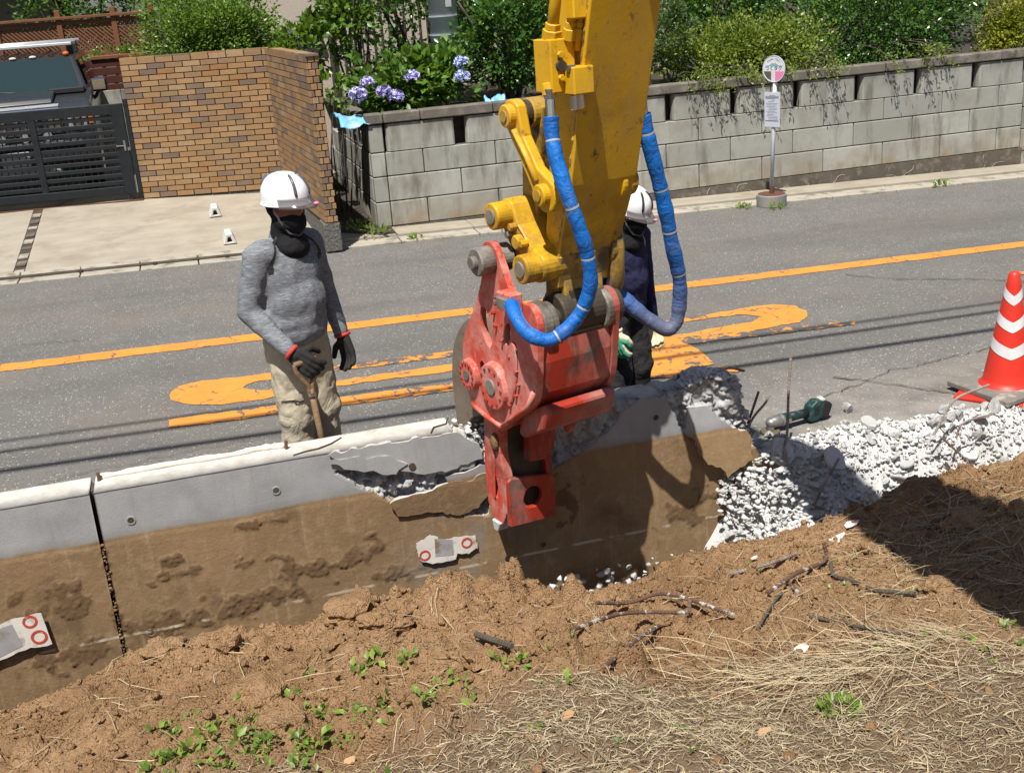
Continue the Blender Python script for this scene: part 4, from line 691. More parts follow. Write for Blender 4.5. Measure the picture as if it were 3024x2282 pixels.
n = 200; px = rng.uniform(2.42, 2.74, n); py = rng.uniform(5.40, 5.6, n); pz = .43+.05*np.interp(px, [2.4, 2.55, 2.75], [0, 1, 0]); s_ = rng.uniform(.01, .028, n); kind(scatter_rocks('end_rubble', np.stack([px, py, pz], 1), s_, 'rubble', 36, rub, 8, sub=2), 'stuff')
n = 120; px = rng.uniform(1.05, 1.36, n); py = rng.uniform(5.40, 5.58, n); pz = rng.uniform(.30, .42, n); s_ = rng.uniform(.008, .03, n); kind(scatter_rocks('end_rubble', np.stack([px, py, pz], 1), s_, 'rubble', 37, rub, 8, sub=2), 'stuff')
CH_ = [rock_mesh('chunk', 'rubble', 700+i, 2, .2) for i in range(9)]; rg = random.Random(8)
for i in range(150):
    x = rg.uniform(2.85, 5.2); y = rg.uniform(5.12, 5.58); s = .016+.042*rg.random()**2
    o = shared('concrete_chunk', CH_[i % 9], None, (x, y, float(heap_f(x, y, False))+s*.35+.012), (rg.uniform(0, 6), rg.uniform(0, 6), rg.uniform(0, 6)), (s*rg.uniform(.8, 1.5), s, s*rg.uniform(.5, .9))); tag(o, 'jagged white concrete chunk lying in the rubble heap', 'chunk', 'concrete chunks of the rubble heap')
for (x, y, z, s, lab) in ((3.72, 5.88, -.07, .05, 'lone white concrete lump on the asphalt right of the grinder'), (2.62, 5.2, -.42, .045, 'white concrete lump at the foot of the wall end'), (2.42, 4.9, -.22, .04, 'pale lump of concrete half buried where soil meets the wall'), (2.98, 5.75, -.06, .03, 'small concrete lump in front of the grinder disc'), (3.08, 5.7, -.06, .035, 'pale concrete bit below the grinder head')):
    o = shared('concrete_chunk', CH_[rg.randint(0, 8)], None, (x, y, z), (rg.uniform(0, 6), .3, rg.uniform(0, 6)), (s*1.2, s, s*.8)); tag(o, lab, 'chunk')
def slabpiece(label, c, sx, sy, th, rot, mat='rubble_grey', seed=0):
    rg = random.Random(seed); pl = [(sx*math.cos(a)*rg.uniform(.75, 1.1), sy*math.sin(a)*rg.uniform(.75, 1.1)) for a in np.linspace(0, 6.28, 9)[:-1]]; R3 = Euler(rot).to_matrix(); m = MB(); m.prism(pl, -th/2, th/2, lambda x, y, z: tuple(Vector(c)+R3 @ Vector((x, y, z)))); o = m.build('concrete_fragment', mat, None, bev=.004); tag(o, label, 'fragment'); return o
slabpiece('smooth grey slab piece with a rebar beside it in the rubble', (3.26, 5.26, -.08), .07, .09, .03, (.9, .1, .3), 'rubble_grey', 4); slabpiece('white slab piece standing behind the tall bent rebar', (2.98, 5.36, -.03), .07, .09, .035, (1.0, -.2, .2), 'rubble', 5)
rg = random.Random(21)
for i in range(16):
    x = rg.uniform(2.95, 4.6); y = rg.uniform(5.14, 5.5); slabpiece(('pale slab fragment in the left half of the rubble heap', 'pale slab fragment in the right half of the rubble heap')[x > 3.7], (x, y, float(heap_f(x, y, False))+.03), rg.uniform(.04, .075), rg.uniform(.03, .06), rg.uniform(.015, .03), (rg.uniform(-.7, .7), rg.uniform(-.6, .6), rg.uniform(0, 6)), 'rubble', 40+i)['group'] = ('slab fragments in the left of the heap', 'slab fragments in the right of the heap')[x > 3.7]
# ------------------------------------------------------------------ reinforcing bars
def bar(label, pts, r=.0065, mat='rebar', name='reinforcing_bar', n=7):
    sp = spline(pts, 10) if len(pts) > 2 else [Vector(pts[0]).lerp(Vector(pts[1]), i/8) for i in range(9)]; fine = []
    for a, b in zip(sp, sp[1:]):
        k = max(1, int((b-a).length/.008))
        for j in range(k): fine.append(a.lerp(b, j/k))
    fine.append(sp[-1]); m = MB(); m.tube(fine, [r*(1.18 if (i % 2) else .92) for i in range(len(fine))], n); o = m.build(name, mat); tag(o, label, 'rebar'); return o
Z3 = lambda x, y, d=.012: (x, y, float(soil_f(x, y, True))+d+.006)
bar('tall bent rebar standing up out of the rubble right of the wall end', [(2.98, 5.24, -.30), (2.99, 5.26, -.14), (2.96, 5.30, .0), (3.0, 5.34, .10), (3.04, 5.40, .30), (3.08, 5.45, .50)], .0075)
bar('curved rebar arching off the broken wall end', [(2.52, 5.46, .38), (2.62, 5.5, .44), (2.74, 5.54, .46), (2.85, 5.56, .42)], .0075); bar('short dark rebar hanging down from the curved rebar', [(2.735, 5.53, .44), (2.73, 5.52, .26)], .007, 'rebar_rust')
bar('forked rebar stub leaning right beside the grinder disc', [(2.80, 5.44, .11), (2.87, 5.48, .17), (2.96, 5.52, .22), (3.0, 5.54, .26)], .007); bar('straight rebar stub leaning up right of the wall end', [(2.82, 5.46, .14), (2.93, 5.54, .29)], .007, 'rebar_rust'); bar('thin vertical wire below the forked rebar stub', [(2.83, 5.46, .14), (2.835, 5.47, -.02)], .005, 'rebar_rust')
bar('rebar lying across the rubble below the smooth grey slab piece', [(3.08, 5.18, -.30), (3.17, 5.2, -.17), (3.26, 5.22, -.06)], .007); bar('hooked rebar sticking out of the heap below the cone', [(3.9, 5.26, -.05), (4.0, 5.28, .09), (4.09, 5.3, .14), (4.3, 5.32, .17)], .007); bar('thin bent rod near the right edge of the heap', [(4.02, 5.22, -.08), (4.08, 5.24, .0), (4.3, 5.26, .01)], .006); bar('dark rod poking down the heap face at the far right', [(3.93, 5.24, -.06), (4.05, 5.14, -.20)], .006, 'rebar_rust'); bar('dark rod lying at the foot of the heap', [(2.98, 5.14, -.42), (3.13, 5.16, -.40)], .005, 'rebar_rust')
bar('long pale rebar bent in the middle, upper of the three on the dug bank', [Z3(1.47, 4.31, .03), Z3(1.67, 4.42, .05), Z3(1.84, 4.37, .05), Z3(1.98, 3.97, .02)], .0085, 'rebar_rust'); bar('straight pale rebar crossing below the bent one on the dug bank', [Z3(1.2, 3.82, .03), Z3(1.52, 4.09, .04), Z3(1.84, 4.11, .03)], .0085, 'rebar_rust'); bar('dark rebar running down to the straw, lowest on the dug bank', [Z3(1.21, 3.48, .03), Z3(1.47, 3.8, .035), Z3(1.67, 4.06, .03)], .0085, 'rebar_rust'); bar('rebar stub standing up behind the crossing rebars', [Z3(1.84, 4.13, .0), Z3(1.86, 4.16, .09)], .008)
bar('thick rebar with a hooked end on the soil at right centre', [Z3(2.17, 4.02, .02), Z3(2.37, 4.13, .04), Z3(2.62, 4.30, .03), Z3(2.64, 4.34, .10)], .0095, 'rebar_rust'); bar('pale rebar behind the thick hooked one', [Z3(2.13, 4.3, .02), Z3(2.37, 4.37, .03), Z3(2.55, 4.43, .03)], .008); bar('short dark rebar crossing under the thick hooked one', [Z3(2.33, 4.15, .02), Z3(2.25, 3.87, .02)], .008, 'rebar_rust')
bar('curving brown stick on the soil right of the hooked rebar', [Z3(2.64, 4.28), Z3(2.55, 4.1), Z3(2.56, 3.95), Z3(2.54, 3.75), Z3(2.62, 3.6)], .009, 'bark', 'stick'); bar('thin brown twig between the rebars and the hay', [Z3(1.95, 3.7), Z3(2.1, 3.85), Z3(2.2, 3.95)], .005, 'bark', 'stick'); bar('dark twig across the hay', [Z3(2.1, 3.55), Z3(2.2, 3.35), Z3(2.3, 3.15)], .006, 'bark', 'stick'); bar('grey stick in the boom shadow', [Z3(3.2, 4.35, .02), Z3(3.45, 4.3, .03)], .008, 'bark', 'stick'); bar('short broken stick on the clods left of the rebars', [Z3(.83, 3.95, .03), Z3(.92, 3.72, .03)], .012, 'bark', 'stick')
def litter(label, x, y, s, mat, seed):
    rg = random.Random(seed); z = float(soil_f(x, y))+.01; pl = [(s*math.cos(a)*rg.uniform(.6, 1.2), s*.7*math.sin(a)*rg.uniform(.6, 1.2)) for a in np.linspace(0, 6.28, 8)[:-1]]; m = MB(); m.prism(pl, 0, .002, lambda a, b, h: (x+a, y+b, z+h+.25*a+.1*math.sin(b*90)*s)); o = m.build('litter', mat); tag(o, label, 'litter')
litter('crumpled white paper scrap beside the boom shadow', 2.9, 4.62, .06, 'paper_white', 1); litter('second white scrap touching the first by the boom shadow', 2.99, 4.66, .04, 'paper_white', 2); litter('white plastic strip on the hay heap', 1.99, 3.42, .04, 'paper_white', 3); litter('tiny white scrap above the pale rebar', 2.36, 4.5, .02, 'paper_white', 4)
litter('tan dead leaf lying on the dead grass at the bottom centre', .92, 3.05, .028, 'dead_leaf', 5); litter('small tan dead leaf at the lower right centre', 1.5, 2.8, .025, 'dead_leaf', 6); litter('dry leaf near the seedlings at lower left', .22, 3.3, .03, 'dead_leaf', 7)
# ------------------------------------------------------------------ excavator arm and crusher
MA = rad(16); MU = Vector((math.cos(MA), math.sin(MA), 0)); MS = Vector((-math.sin(MA), math.cos(MA), 0)); MO = Vector((1.29, 5.15, 0))
def E3(u, s, z): p = MO+MU*u+MS*s; return (p.x, p.y, z)
ES = lambda s, z, u: E3(u, s, z)
from mathutils.geometry import tessellate_polygon
def plate(m, outer, holes, u0, u1, fn=ES):
    loops = [outer]+holes; allp = [q for L in loops for q in L]; tri = tessellate_polygon([[Vector((a, b, 0)) for a, b in L] for L in loops]); n = len(allp)
    V = [fn(a, b, u0) for a, b in allp]+[fn(a, b, u1) for a, b in allp]; F_ = [tuple(t) for t in tri]+[tuple(i+n for i in reversed(t)) for t in tri]; o = 0
    for L in loops:
        k = len(L); F_ += [(o+i, o+(i+1) % k, n+o+(i+1) % k, n+o+i) for i in range(k)]; o += k
    return m.add(V, F_)
def smooth_poly(P, n=4): q = spline([(a, b, 0) for a, b in P]+[(P[0][0], P[0][1], 0)], n)[:-1]; return [(v.x, v.y) for v in q]
def oval(cs, cz, rs, rz, n=20, rot=0): return [(cs+rs*math.cos(t)*math.cos(rot)-rz*math.sin(t)*math.sin(rot), cz+rs*math.cos(t)*math.sin(rot)+rz*math.sin(t)*math.cos(rot)) for t in [2*math.pi*i/n for i in range(n)]]
def ebox(m, u0, u1, s0, s1, z0, z1): return m.box(((u0+u1)/2, (s0+s1)/2, (z0+z1)/2), (u1-u0, s1-s0, z1-z0), fn=E3)
def ecyl(m, u0, u1, s, z, r, n=24, r2=None): return m.cyl(E3(u0, s, z), E3(u1, s, z), r, r2, n)
cr = thing('concrete_crusher', 'red hydraulic concrete crusher hanging from the yellow arm and biting the wall', 'crusher', E3(.2, 0, 0))
side = [(-.205, 1.42), (-.17, 1.462), (-.11, 1.462), (-.07, 1.42), (-.055, 1.30), (.0, 1.19), (.06, 1.10), (.13, 1.01), (.18, .93), (.20, .83), (.185, .70), (.15, .60), (.06, .565), (-.05, .548), (-.13, .535), (-.25, .625), (-.40, .725), (-.455, .80), (-.485, .95), (-.50, 1.07), (-.51, 1.15), (-.47, 1.215), (-.41, 1.225), (-.35, 1.215), (-.29, 1.27), (-.245, 1.35)]
holes = [oval(-.055, 1.045, .048, .098, rot=-.2), oval(.012, .80, .030, .060), oval(-.245, 1.05, .026, .06, rot=.35)]
m = MB(); plate(m, smooth_poly(side, 3), holes, -.05, -.015); sp_l = m.build('side_plate', 'red', cr, bev=.004, seg=2); sp_l['label'] = 'sunlit scuffed red side plate with bolted discs'
m = MB(); plate(m, smooth_poly(side, 3), holes, .37, .405); m.build('side_plate', 'red_shaded_dirty', cr, bev=.004)
# raised rim and lips on the sunny plate
m = MB(); rim = [(-.05, 1.26), (.05, 1.09), (.12, 1.0)]; m.tube([E3(-.058, a, b) for a, b in [(-.15, .565), (-.25, .64), (-.40, .74), (-.45, .82)]], .013, 8); m.tube([E3(-.056, a, b) for a, b in [(-.14, .56), (0.0, .575), (.13, .60)]], .012, 8); m.build('edge_lip', 'red', cr, smooth=True)
for s, z, r, t in ((-.115, .765, .112, .035), (.125, .765, .075, .03)):
    m = MB(); ecyl(m, -.05-t, -.045, s, z, r, 32, r*1.1); o = m.build('cover_disc', 'red', cr, bev=.006, seg=2); LOCS[o.name] = (0, 0, 0)
    m = MB(); ecyl(m, -.05-t-.008, -.05-t+.004, s, z, r*.36, 20); m.build('hub', 'pin_grey', o, bev=.003)
    for i in range(12):
        a = 2*math.pi*i/12; m = MB(); ecyl(m, -.05-t-.006, -.05-t+.002, s+r*.8*math.cos(a), z+r*.8*math.sin(a), .0075, 6); m.build('bolt', 'red_shaded_dirty', o)
m = MB(); m.prism(oval(-.26, .86, .05, .17, rot=.25), -.062, -.05, ES); m.build('wear_pad', 'red', cr, bev=.005)
for i in range(8): m = MB(); ecyl(m, -.068, -.05, -.235-.09*math.sin(i*.7), .70+i*.062, .008, 6); m.build('bolt', 'red_shaded_dirty', cr)
jaw = [(.17, 1.02), (.25, 1.01), (.33, .96), (.42, .86), (.47, .74), (.49, .6), (.485, .45), (.46, .28), (.41, .14), (.37, .16), (.37, .38), (.30, .46), (.22, .50), (.12, .60), (.08, .8)]
m = MB(); plate(m, smooth_poly(jaw, 3), [oval(.30, .86, .02, .045), oval(.34, .70, .018, .04)], .03, .15); m.build('rear_jaw', 'jaw_brown', cr, bev=.006, seg=2)
m = MB(); plate(m, smooth_poly(jaw, 3), [], .24, .35); m.build('rear_jaw', 'jaw_brown', cr, bev=.006)
shell = [(-.47, 1.05), (-.475, .95), (-.45, .80), (-.36, .70), (-.25, .63), (-.14, .545), (.10, .57), (.11, .70), (-.06, .86), (-.2, .92), (-.34, 1.0), (-.44, 1.03)]
m = MB(); m.prism(shell, -.016, .371, ES); m.build('body_shell', 'red_shaded_dirty', cr, bev=.006)
m = MB(); m.prism([(-.455, 1.052), (-.34, 1.012), (-.2, .932), (-.06, .872), (-.06, .89), (-.2, .955), (-.34, 1.035), (-.45, 1.075)], -.012, .366, ES); m.build('shell_shade', 'grease_shade', cr)  # dark plate added over the shell to stand for its shaded interior
m = MB(); m.prism([(-.46, .71), (-.43, .735), (-.24, .665), (-.20, .53), (-.24, .515), (-.42, .61)], .0, .40, ES); m.build('shell_ledge', 'red_shaded_dirty', cr, bev=.008)
m = MB(); ecyl(m, .26, .30, -.22, .50, .03, 16); m.build('lifting_eye', 'red_shaded_dirty', cr, bev=.004)
# front jaw standing on the camera side of the wall
fj = [(.12, .56), (.135, .40), (.155, .26), (.15, .05), (.10, -.03), (.05, -.05), (.01, -.03), (-.03, .04), (-.04, .24), (-.01, .36), (-.03, .56)]
m = MB(); plate(m, fj, [oval(.055, .16, .018, .06)], -.005, .045); o = m.build('front_jaw', 'red', cr, bev=.005, seg=2); LOCS[o.name] = (0, 0, 0)
m = MB(); m.prism([(.03, .40), (.06, .40), (.075, .1), (.06, .1)], -.014, -.005, ES); m.build('rib', 'red', o, bev=.003)
m = MB(); plate(m, fj, [], .245, .285); m.build('front_jaw', 'red_shaded_dirty', cr, bev=.005)
sq = [(.0, -.03), (.28, -.055), (.285, .165), (.265, .19), (.02, .235), (.0, .22)]
m = MB(); plate(m, sq, [oval(.145, .10, .056, .056, 24)], -.055, -.02, lambda u, z, s: E3(u, s, z)); m.build('jaw_end_plate', 'red_shaded_dirty', cr, bev=.006)
m = MB(); m.prism([(.14, .58), (.31, .60), (.27, .36), (.22, .30), (.11, .31)], -.10, -.03, lambda u, z, s: E3(u, s, z)); m.build('centre_tongue', 'red_shaded_dirty', cr, bev=.012)
m = MB(); m.prism([(.02, -.03), (.10, -.03), (.085, -.085), (.05, -.085)], -.02, .05, ES); m.build('tooth', 'rubble_grey', cr, bev=.004); m = MB(); ebox(m, .03, .26, .0, .1, -.02, .56); m.build('jaw_shade_fill', 'grease_shade', cr)  # dark block fills the jaw so the round hole looks shaded
m = MB(); m.ell(E3(-.012, .02, .42), (.022, .035, .05)); m.build('mud_lump', 'mud', cr)
# ears
for u0, u1 in ((-.13, -.05), (-.015, .05)): m = MB(); ecyl(m, u0, u1, -.14, 1.385, .066, 28); m.build('ear_boss', 'pin_grey', cr, bev=.006)
m = MB(); ecyl(m, -.155, .12, -.14, 1.385, .032, 20); m.build('ear_pin', 'pin_grey', cr, bev=.004)
m = MB(); ecyl(m, .355, .43, -.14, 1.385, .066, 24); m.build('ear_boss', 'pin_grey', cr, bev=.006)
for u0, u1, r in ((-.015, .035, .10), (.035, .075, .085), (.335, .37, .1), (.405, .44, .085)): m = MB(); ecyl(m, u0, u1, -.42, 1.13, r, 28); m.build('arm_boss', 'pin_grey' if u0 < .4 else 'grease_shade', cr, bev=.006)
m = MB(); ecyl(m, -.02, .445, -.42, 1.13, .045, 20); m.build('arm_pin', 'grease_shade', cr)
br = MB(); ebox(br, -.115, -.05, -.40, -.28, 1.19, 1.275); o = br.build('hose_bracket', 'red', cr, bev=.006); LOCS[o.name] = (0, 0, 0); m = MB(); ebox(m, -.13, -.095, -.42, -.30, 1.20, 1.255); m.build('manifold', 'pin_grey', o, bev=.004)
for z in (1.22, 1.25): m = MB(); ecyl(m, -.135, -.11, -.29, z, .009, 6); m.build('bolt', 'steel', o)
# --- excavator
ex = thing('excavator', 'yellow excavator arm and boom reaching in from above the frame', 'excavator', E3(.3, -6, 1.0))
bk = [(-.335, 1.07), (-.40, 1.26), (-.44, 1.42), (-.56, 1.74), (-.765, 2.49), (-1.10, 3.55)]; fr = [(-.80, 4.15), (-.50, 2.6), (-.42, 2.2), (-.38, 1.75), (-.33, 1.45), (-.35, 1.3), (-.37, 1.08)]
fr = [(-.88, 3.6), (-.62, 2.85), (-.46, 2.25), (-.37, 1.75), (-.31, 1.45), (-.29, 1.22), (-.30, 1.05)]
m = MB(); m.prism(bk+fr, .145, .445, lambda s, z, u: E3(u if u < .3 else u-.075*max(0, min(1, (1.55-z)/.4)), s, z)); arm = m.build('stick', 'yellow', ex, bev=.008, seg=2); LOCS[arm.name] = (0, 0, 0)
bo = [(a-.022, b) for a, b in bk]; m = MB(); m.prism(bk[1:]+list(reversed(bo[1:])), .118, .472, lambda s, z, u: E3(u if u < .3 else u-.075*max(0, min(1, (1.55-z)/.4)), s, z)); o = m.build('back_plate', 'yellow', arm, bev=.005, seg=2)
# weld bead and caked dirt along the ridge
rg = random.Random(1); pts = []; 
for (a, b), (c, d) in zip(bk[1:], bk[2:]):
    k = int(math.hypot(c-a, d-b)/.02)
    for j in range(k): t = j/k; pts.append(E3(.128+rg.uniform(-.004, .004), a+(c-a)*t+.004, b+(d-b)*t))
m = MB(); m.tube(pts, [.010+rg.uniform(-.003, .004) for _ in pts], 6); m.build('weld_seam', 'yellow_dirty', arm)
m = MB(); m.prism([(-.46, 1.04), (-.44, 1.30), (-.405, 1.30), (-.40, 1.04)], .15, .365, ES); tp = m.build('tip_plate', 'yellow_dirty', ex, bev=.006); LOCS[tp.name] = (0, 0, 0)
m = MB(); ebox(m, .17, .235, -.466, -.44, 1.12, 1.25); m.build('slot', 'grease_shade', tp); m = MB(); ecyl(m, .195, .215, -.47, 1.15, .018, 12); ebox(m, .18, .225, -.475, -.46, 1.13, 1.19); m.build('lock_block', 'steel', tp, bev=.003)  # dark box set on the plate as the shade of its slot
m = MB(); m.prism(bk[1:3]+[(-.35, 1.42), (-.33, 1.26)], .115, .40, lambda s, z, u: E3(u, s-.03, z)); m.build('mud_band', 'yellow_dirty', ex, bev=.01)
m = MB(); ecyl(m, .11, .37, -.40, 1.14, .10, 28); m.build('tip_boss', 'grease_shade', ex, bev=.008); m = MB(); ecyl(m, .40, .455, -.40, 1.40, .08, 24); m.build('outer_boss', 'yellow_dirty', ex, bev=.008)  # tip boss dark for grease and for the shaded gap above the crusher
m = MB(); m.tube([E3(.44, a, b) for a, b in ((-.44, 1.55), (-.46, 1.4), (-.45, 1.25), (-.40, 1.14), (-.33, 1.10))], .02, 8, flat=1.8); m.build('guard_strip', 'yellow_dirty', ex, smooth=True)
# boss on the far side near the worker's head
m = MB(); ecyl(m, .45, .50, -.50, 1.71, .07, 24); m.build('pivot_boss', 'yellow_dirty', ex, bev=.01)
# idler links
def dogbone(p, q, r0, r1, bend=.0, n=12):
    p, q = Vector((*p, 0)), Vector((*q, 0)); d = (q-p).normalized(); nn = Vector((-d.y, d.x, 0)); a0 = math.atan2(d.y, d.x); out = []
    for i in range(n+1): a = a0+math.pi/2+math.pi*i/n; out.append((p.x+r0*math.cos(a), p.y+r0*math.sin(a)))
    for t in (.3, .5, .7): c = p.lerp(q, t)-nn*((r0+(r1-r0)*t)*.62)+nn*bend; out.append((c.x, c.y))
    for i in range(n+1): a = a0-math.pi/2+math.pi*i/n; out.append((q.x+r1*math.cos(a), q.y+r1*math.sin(a)))
    for t in (.7, .5, .3): c = p.lerp(q, t)+nn*((r0+(r1-r0)*t)*.62)+nn*bend; out.append((c.x, c.y))
    return out
PJ, PI_ = (-.27, 2.03), (-.50, 1.71)
for u0, u1 in ((.035, .085), (.40, .43)):
    m = MB(); m.prism(dogbone(PJ, PI_, .068, .08, .025), u0, u1, ES); o = m.build('idler_link', 'yellow', ex, bev=.008, seg=2); LOCS[o.name] = (0, 0, 0)
    m = MB(); uu = u0-.012 if u0 < .3 else u1; m.tube([E3(uu+.008, -.30, 1.97), E3(uu+.008, -.39, 1.86), E3(uu+.008, -.455, 1.765)], .018, 8, flat=.6); m.build('rib', 'yellow', o, smooth=True)
    for (s, z), r in ((PJ, .05), (PI_, .048)):
        m = MB(); ecyl(m, u0-.035, u1+.02, s, z, r, 24); m.build('pin_boss', 'yellow', o, bev=.006); m = MB(); ecyl(m, u0-.042, u0-.03, s, z, r*.5, 16); m.build('pin_end', 'yellow_dirty', o)
m = MB(); ecyl(m, .085, .42, *PJ, .058, 24); m.build('joint_sleeve', 'grease_shade', ex, bev=.004); m = MB(); ecyl(m, .12, .36, PJ[0], PJ[1], .066, 24); m.build('rod_end', 'yellow_dirty', ex, bev=.006)
m = MB(); m.prism([(-.35, 2.06), (-.22, 2.06), (-.15, 1.80), (-.12, 1.48), (-.16, 1.42), (-.24, 1.50), (-.28, 1.75)], .15, .36, ES); m.build('bucket_link', 'yellow_dirty', ex, bev=.01, seg=2)
# cast coupler between link and crusher
PA, PB = (-.17, 1.585), (-.385, 1.375)
m = MB(); m.prism(dogbone(PA, PB, .07, .075, .01), .035, .20, ES); cp = m.build('cast_coupler', 'yellow', ex, bev=.012, seg=2); LOCS[cp.name] = (0, 0, 0)
for (s, z), r in ((PA, .062), (PB, .066)):
    m = MB(); ecyl(m, -.045, .06, s, z, r, 28); m.build('pin_boss', 'yellow', cp, bev=.008, seg=2); m = MB(); ecyl(m, -.052, .0, s, z, r*.58, 20); m.build('pin_end', 'pin_grey', cp, bev=.003)
m = MB(); ecyl(m, .0, .04, -.285, 1.475, .034, 18); m.build('grease_boss', 'yellow', cp, bev=.006)
for (s, z) in ((-.245, 1.54), (-.33, 1.475), (-.215, 1.50)): m = MB(); ecyl(m, .0, .04, s, z, .018, 6); m.build('bolt', 'steel' if s > -.22 else 'yellow', cp, bev=.003)
m = MB(); m.prism([(-.13, 1.55), (-.08, 1.52), (-.20, 1.36), (-.29, 1.30), (-.33, 1.33), (-.21, 1.44)], .06, .16, ES); m.build('coupler_web', 'yellow_dirty', cp, bev=.008)
def text_mesh(body, size, mat, fn, parent, name, extrude=.001, align='CENTER'):
    cu = bpy.data.curves.new('t', 'FONT'); cu.body = body; cu.size = size; cu.extrude = extrude; cu.align_x = align; cu.align_y = 'CENTER'; cu.resolution_u = 2; to = link(bpy.data.objects.new('t', cu)); dg = bpy.context.evaluated_depsgraph_get(); me = bpy.data.meshes.new_from_object(to.evaluated_get(dg)); bpy.data.objects.remove(to)
    for v in me.vertices: v.co = Vector(fn(v.co.x, v.co.y, v.co.z))
    me.materials.clear(); me.materials.append(MATS[mat]); o = link(bpy.data.objects.new(name, me)); setp(o, parent); return o
text_mesh('130', .05, 'yellow_dirty', lambda x, y, z: E3(.033-z, -.285-x*.72+y*.55, 1.525-x*.60-y*.2+y*.8), cp, 'cast_number', .002)
# valve block and pipes on the sunny flank
lean = lambda z: -.62-(z-2.33)*.30
m = MB(); ebox(m, -.01, .11, -.67, -.55, 2.14, 2.35); vb = m.build('valve_block', 'yellow', ex, bev=.006, seg=2); LOCS[vb.name] = (0, 0, 0)
m = MB(); ebox(m, .05, .15, -.74, -.66, 2.13, 2.24); m.build('valve_body', 'yellow', vb, bev=.006, seg=2)
for u, z, r in ((.0, 2.29, .014), (.0, 2.20, .014)):
    m = MB(); m.cyl(E3(.03, -.675, z), E3(.03, -.69, z), r, n=6); m.build('bolt', 'yellow', vb, bev=.002)
m = MB(); m.cyl(E3(.035, -.67, 2.245), E3(.035, -.685, 2.245), .022, n=16); m.build('port', 'grease_shade', vb); m = MB(); m.cyl(E3(.04, -.71, 2.235), E3(.075, -.71, 2.235), .014, n=6); m.build('plug', 'steel', vb)
for u, r, s0 in ((.03, .024, 0), (.085, .017, -.045), (.125, .017, -.055)):
    m = MB(); m.tube([E3(u, lean(z)+s0, z) for z in (2.30, 2.5, 3.0, 3.5)], r, 14); p = m.build('steel_pipe', 'yellow', ex, smooth=True); LOCS[p.name] = (0, 0, 0)
    m = MB(); m.tube([E3(u, lean(2.34)+s0, 2.34), E3(u, lean(2.385)+s0, 2.385)], r*1.7, 6); m.build('pipe_nut', 'yellow', p, bev=.003); m = MB(); m.tube([E3(u, lean(2.385)+s0, 2.385), E3(u, lean(2.41)+s0, 2.41)], r*1.35, 6); m.build('pipe_collar', 'yellow', p, bev=.003)
m = MB(); m.tube([E3(.19, -.50, 2.15), E3(.19, -.62, 2.6), E3(.19, lean(3.5)+.06, 3.5)], .04, 16); m.build('bucket_cylinder', 'yellow', ex, smooth=True)
m = MB(); ebox(m, .06, .16, lean(2.45)-.09, lean(2.45)-.03, 2.42, 2.5); m.build('pipe_clamp', 'yellow', ex, bev=.006)
for u in (.07, .105): m = MB(); m.cyl(E3(u, -.70, 2.13), E3(u, -.70, 2.07), .015, n=12); m.build('chrome_coupling', 'chrome', vb, bev=.003)
for (s, z0, z1) in ((-.66, 2.26, 2.32), (-.64, 2.12, 2.22)): m = MB(); ebox(m, .47, .50, s-.03, s+.04, z0, z1); m.build('side_lug', 'yellow', ex, bev=.005)
# blue sleeved hoses
def hose(name, pts, r, ties, parent, seed):
    sp = spline([E3(*p) for p in pts], 14); rg = random.Random(seed); rr = []; ph = rg.uniform(0, 6); n = len(sp)
    for i in range(n): rr.append(r*(1+.05*math.sin(i*.21+ph)+.03*math.sin(i*.5+ph*2)+rg.uniform(-.025, .025)))
    ti = [int(t*(n-1)) for t in ties]
    for i in ti: rr[i] = r*.9
    m = MB(); m.tube(sp, rr, 16); h = m.build(name, 'sleeve', parent, smooth=True); LOCS[h.name] = (0, 0, 0)
    # longitudinal overlap seam
    m = MB(); sm_ = []
    for i, p in enumerate(sp): t = (sp[min(i+1, n-1)]-sp[max(i-1, 0)]).normalized(); side_ = t.cross(Vector((-.3, -.9, .2))).normalized(); sm_.append(p+side_*rr[i]*.93-Vector((0, .2*r, 0)))
    m.tube(sm_, r*.16, 6); m.build('sleeve_seam', 'sleeve', h, smooth=True)
    for i in ti: t = (sp[min(i+1, n-1)]-sp[max(i-1, 0)]).normalized()*.004; m = MB(); m.tube([sp[i]-t, sp[i]+t], rr[i]*1.1, 16); m.build('cable_tie', 'tie_grey', h)
    return h
hose('hose', [(-.010, -.65, 2.05), (-.016, -.66, 1.98), (-.021, -.69, 1.88), (-.001, -.735, 1.722), (.045, -.745, 1.57), (.072, -.74, 1.48), (.09, -.73, 1.36), (.078, -.70, 1.26), (.035, -.67, 1.18), (-.035, -.645, 1.125), (-.09, -.62, 1.112), (-.145, -.575, 1.145), (-.160, -.52, 1.20), (-.125, -.42, 1.243)], .031, (.10, .25, .40, .56, .70), ex, 3)
hose('hose', [(.487, -.62, 2.0), (.51, -.62, 1.893), (.555, -.61, 1.76), (.595, -.6, 1.636), (.63, -.59, 1.52), (.658, -.58, 1.412), (.70, -.565, 1.29), (.728, -.55, 1.19), (.738, -.53, 1.08), (.725, -.52, 1.0), (.682, -.5, .968), (.604, -.46, 1.025), (.54, -.43, 1.09), (.491, -.4, 1.15), (.441, -.36, 1.186)], .034, (.06, .2, .33, .46), ex, 5)
m = MB(); m.tube([E3(-.006, -.645, 2.13), E3(-.010, -.65, 2.05)], .021, 14); m.tube([E3(-.006, -.645, 2.16), E3(-.006, -.645, 2.12)], .026, 8); m.build('hose_end', 'chrome', ex, bev=.002); m = MB(); m.tube([E3(.475, -.62, 2.11), E3(.487, -.62, 2.0)], .023, 14); m.build('hose_end', 'chrome', ex)
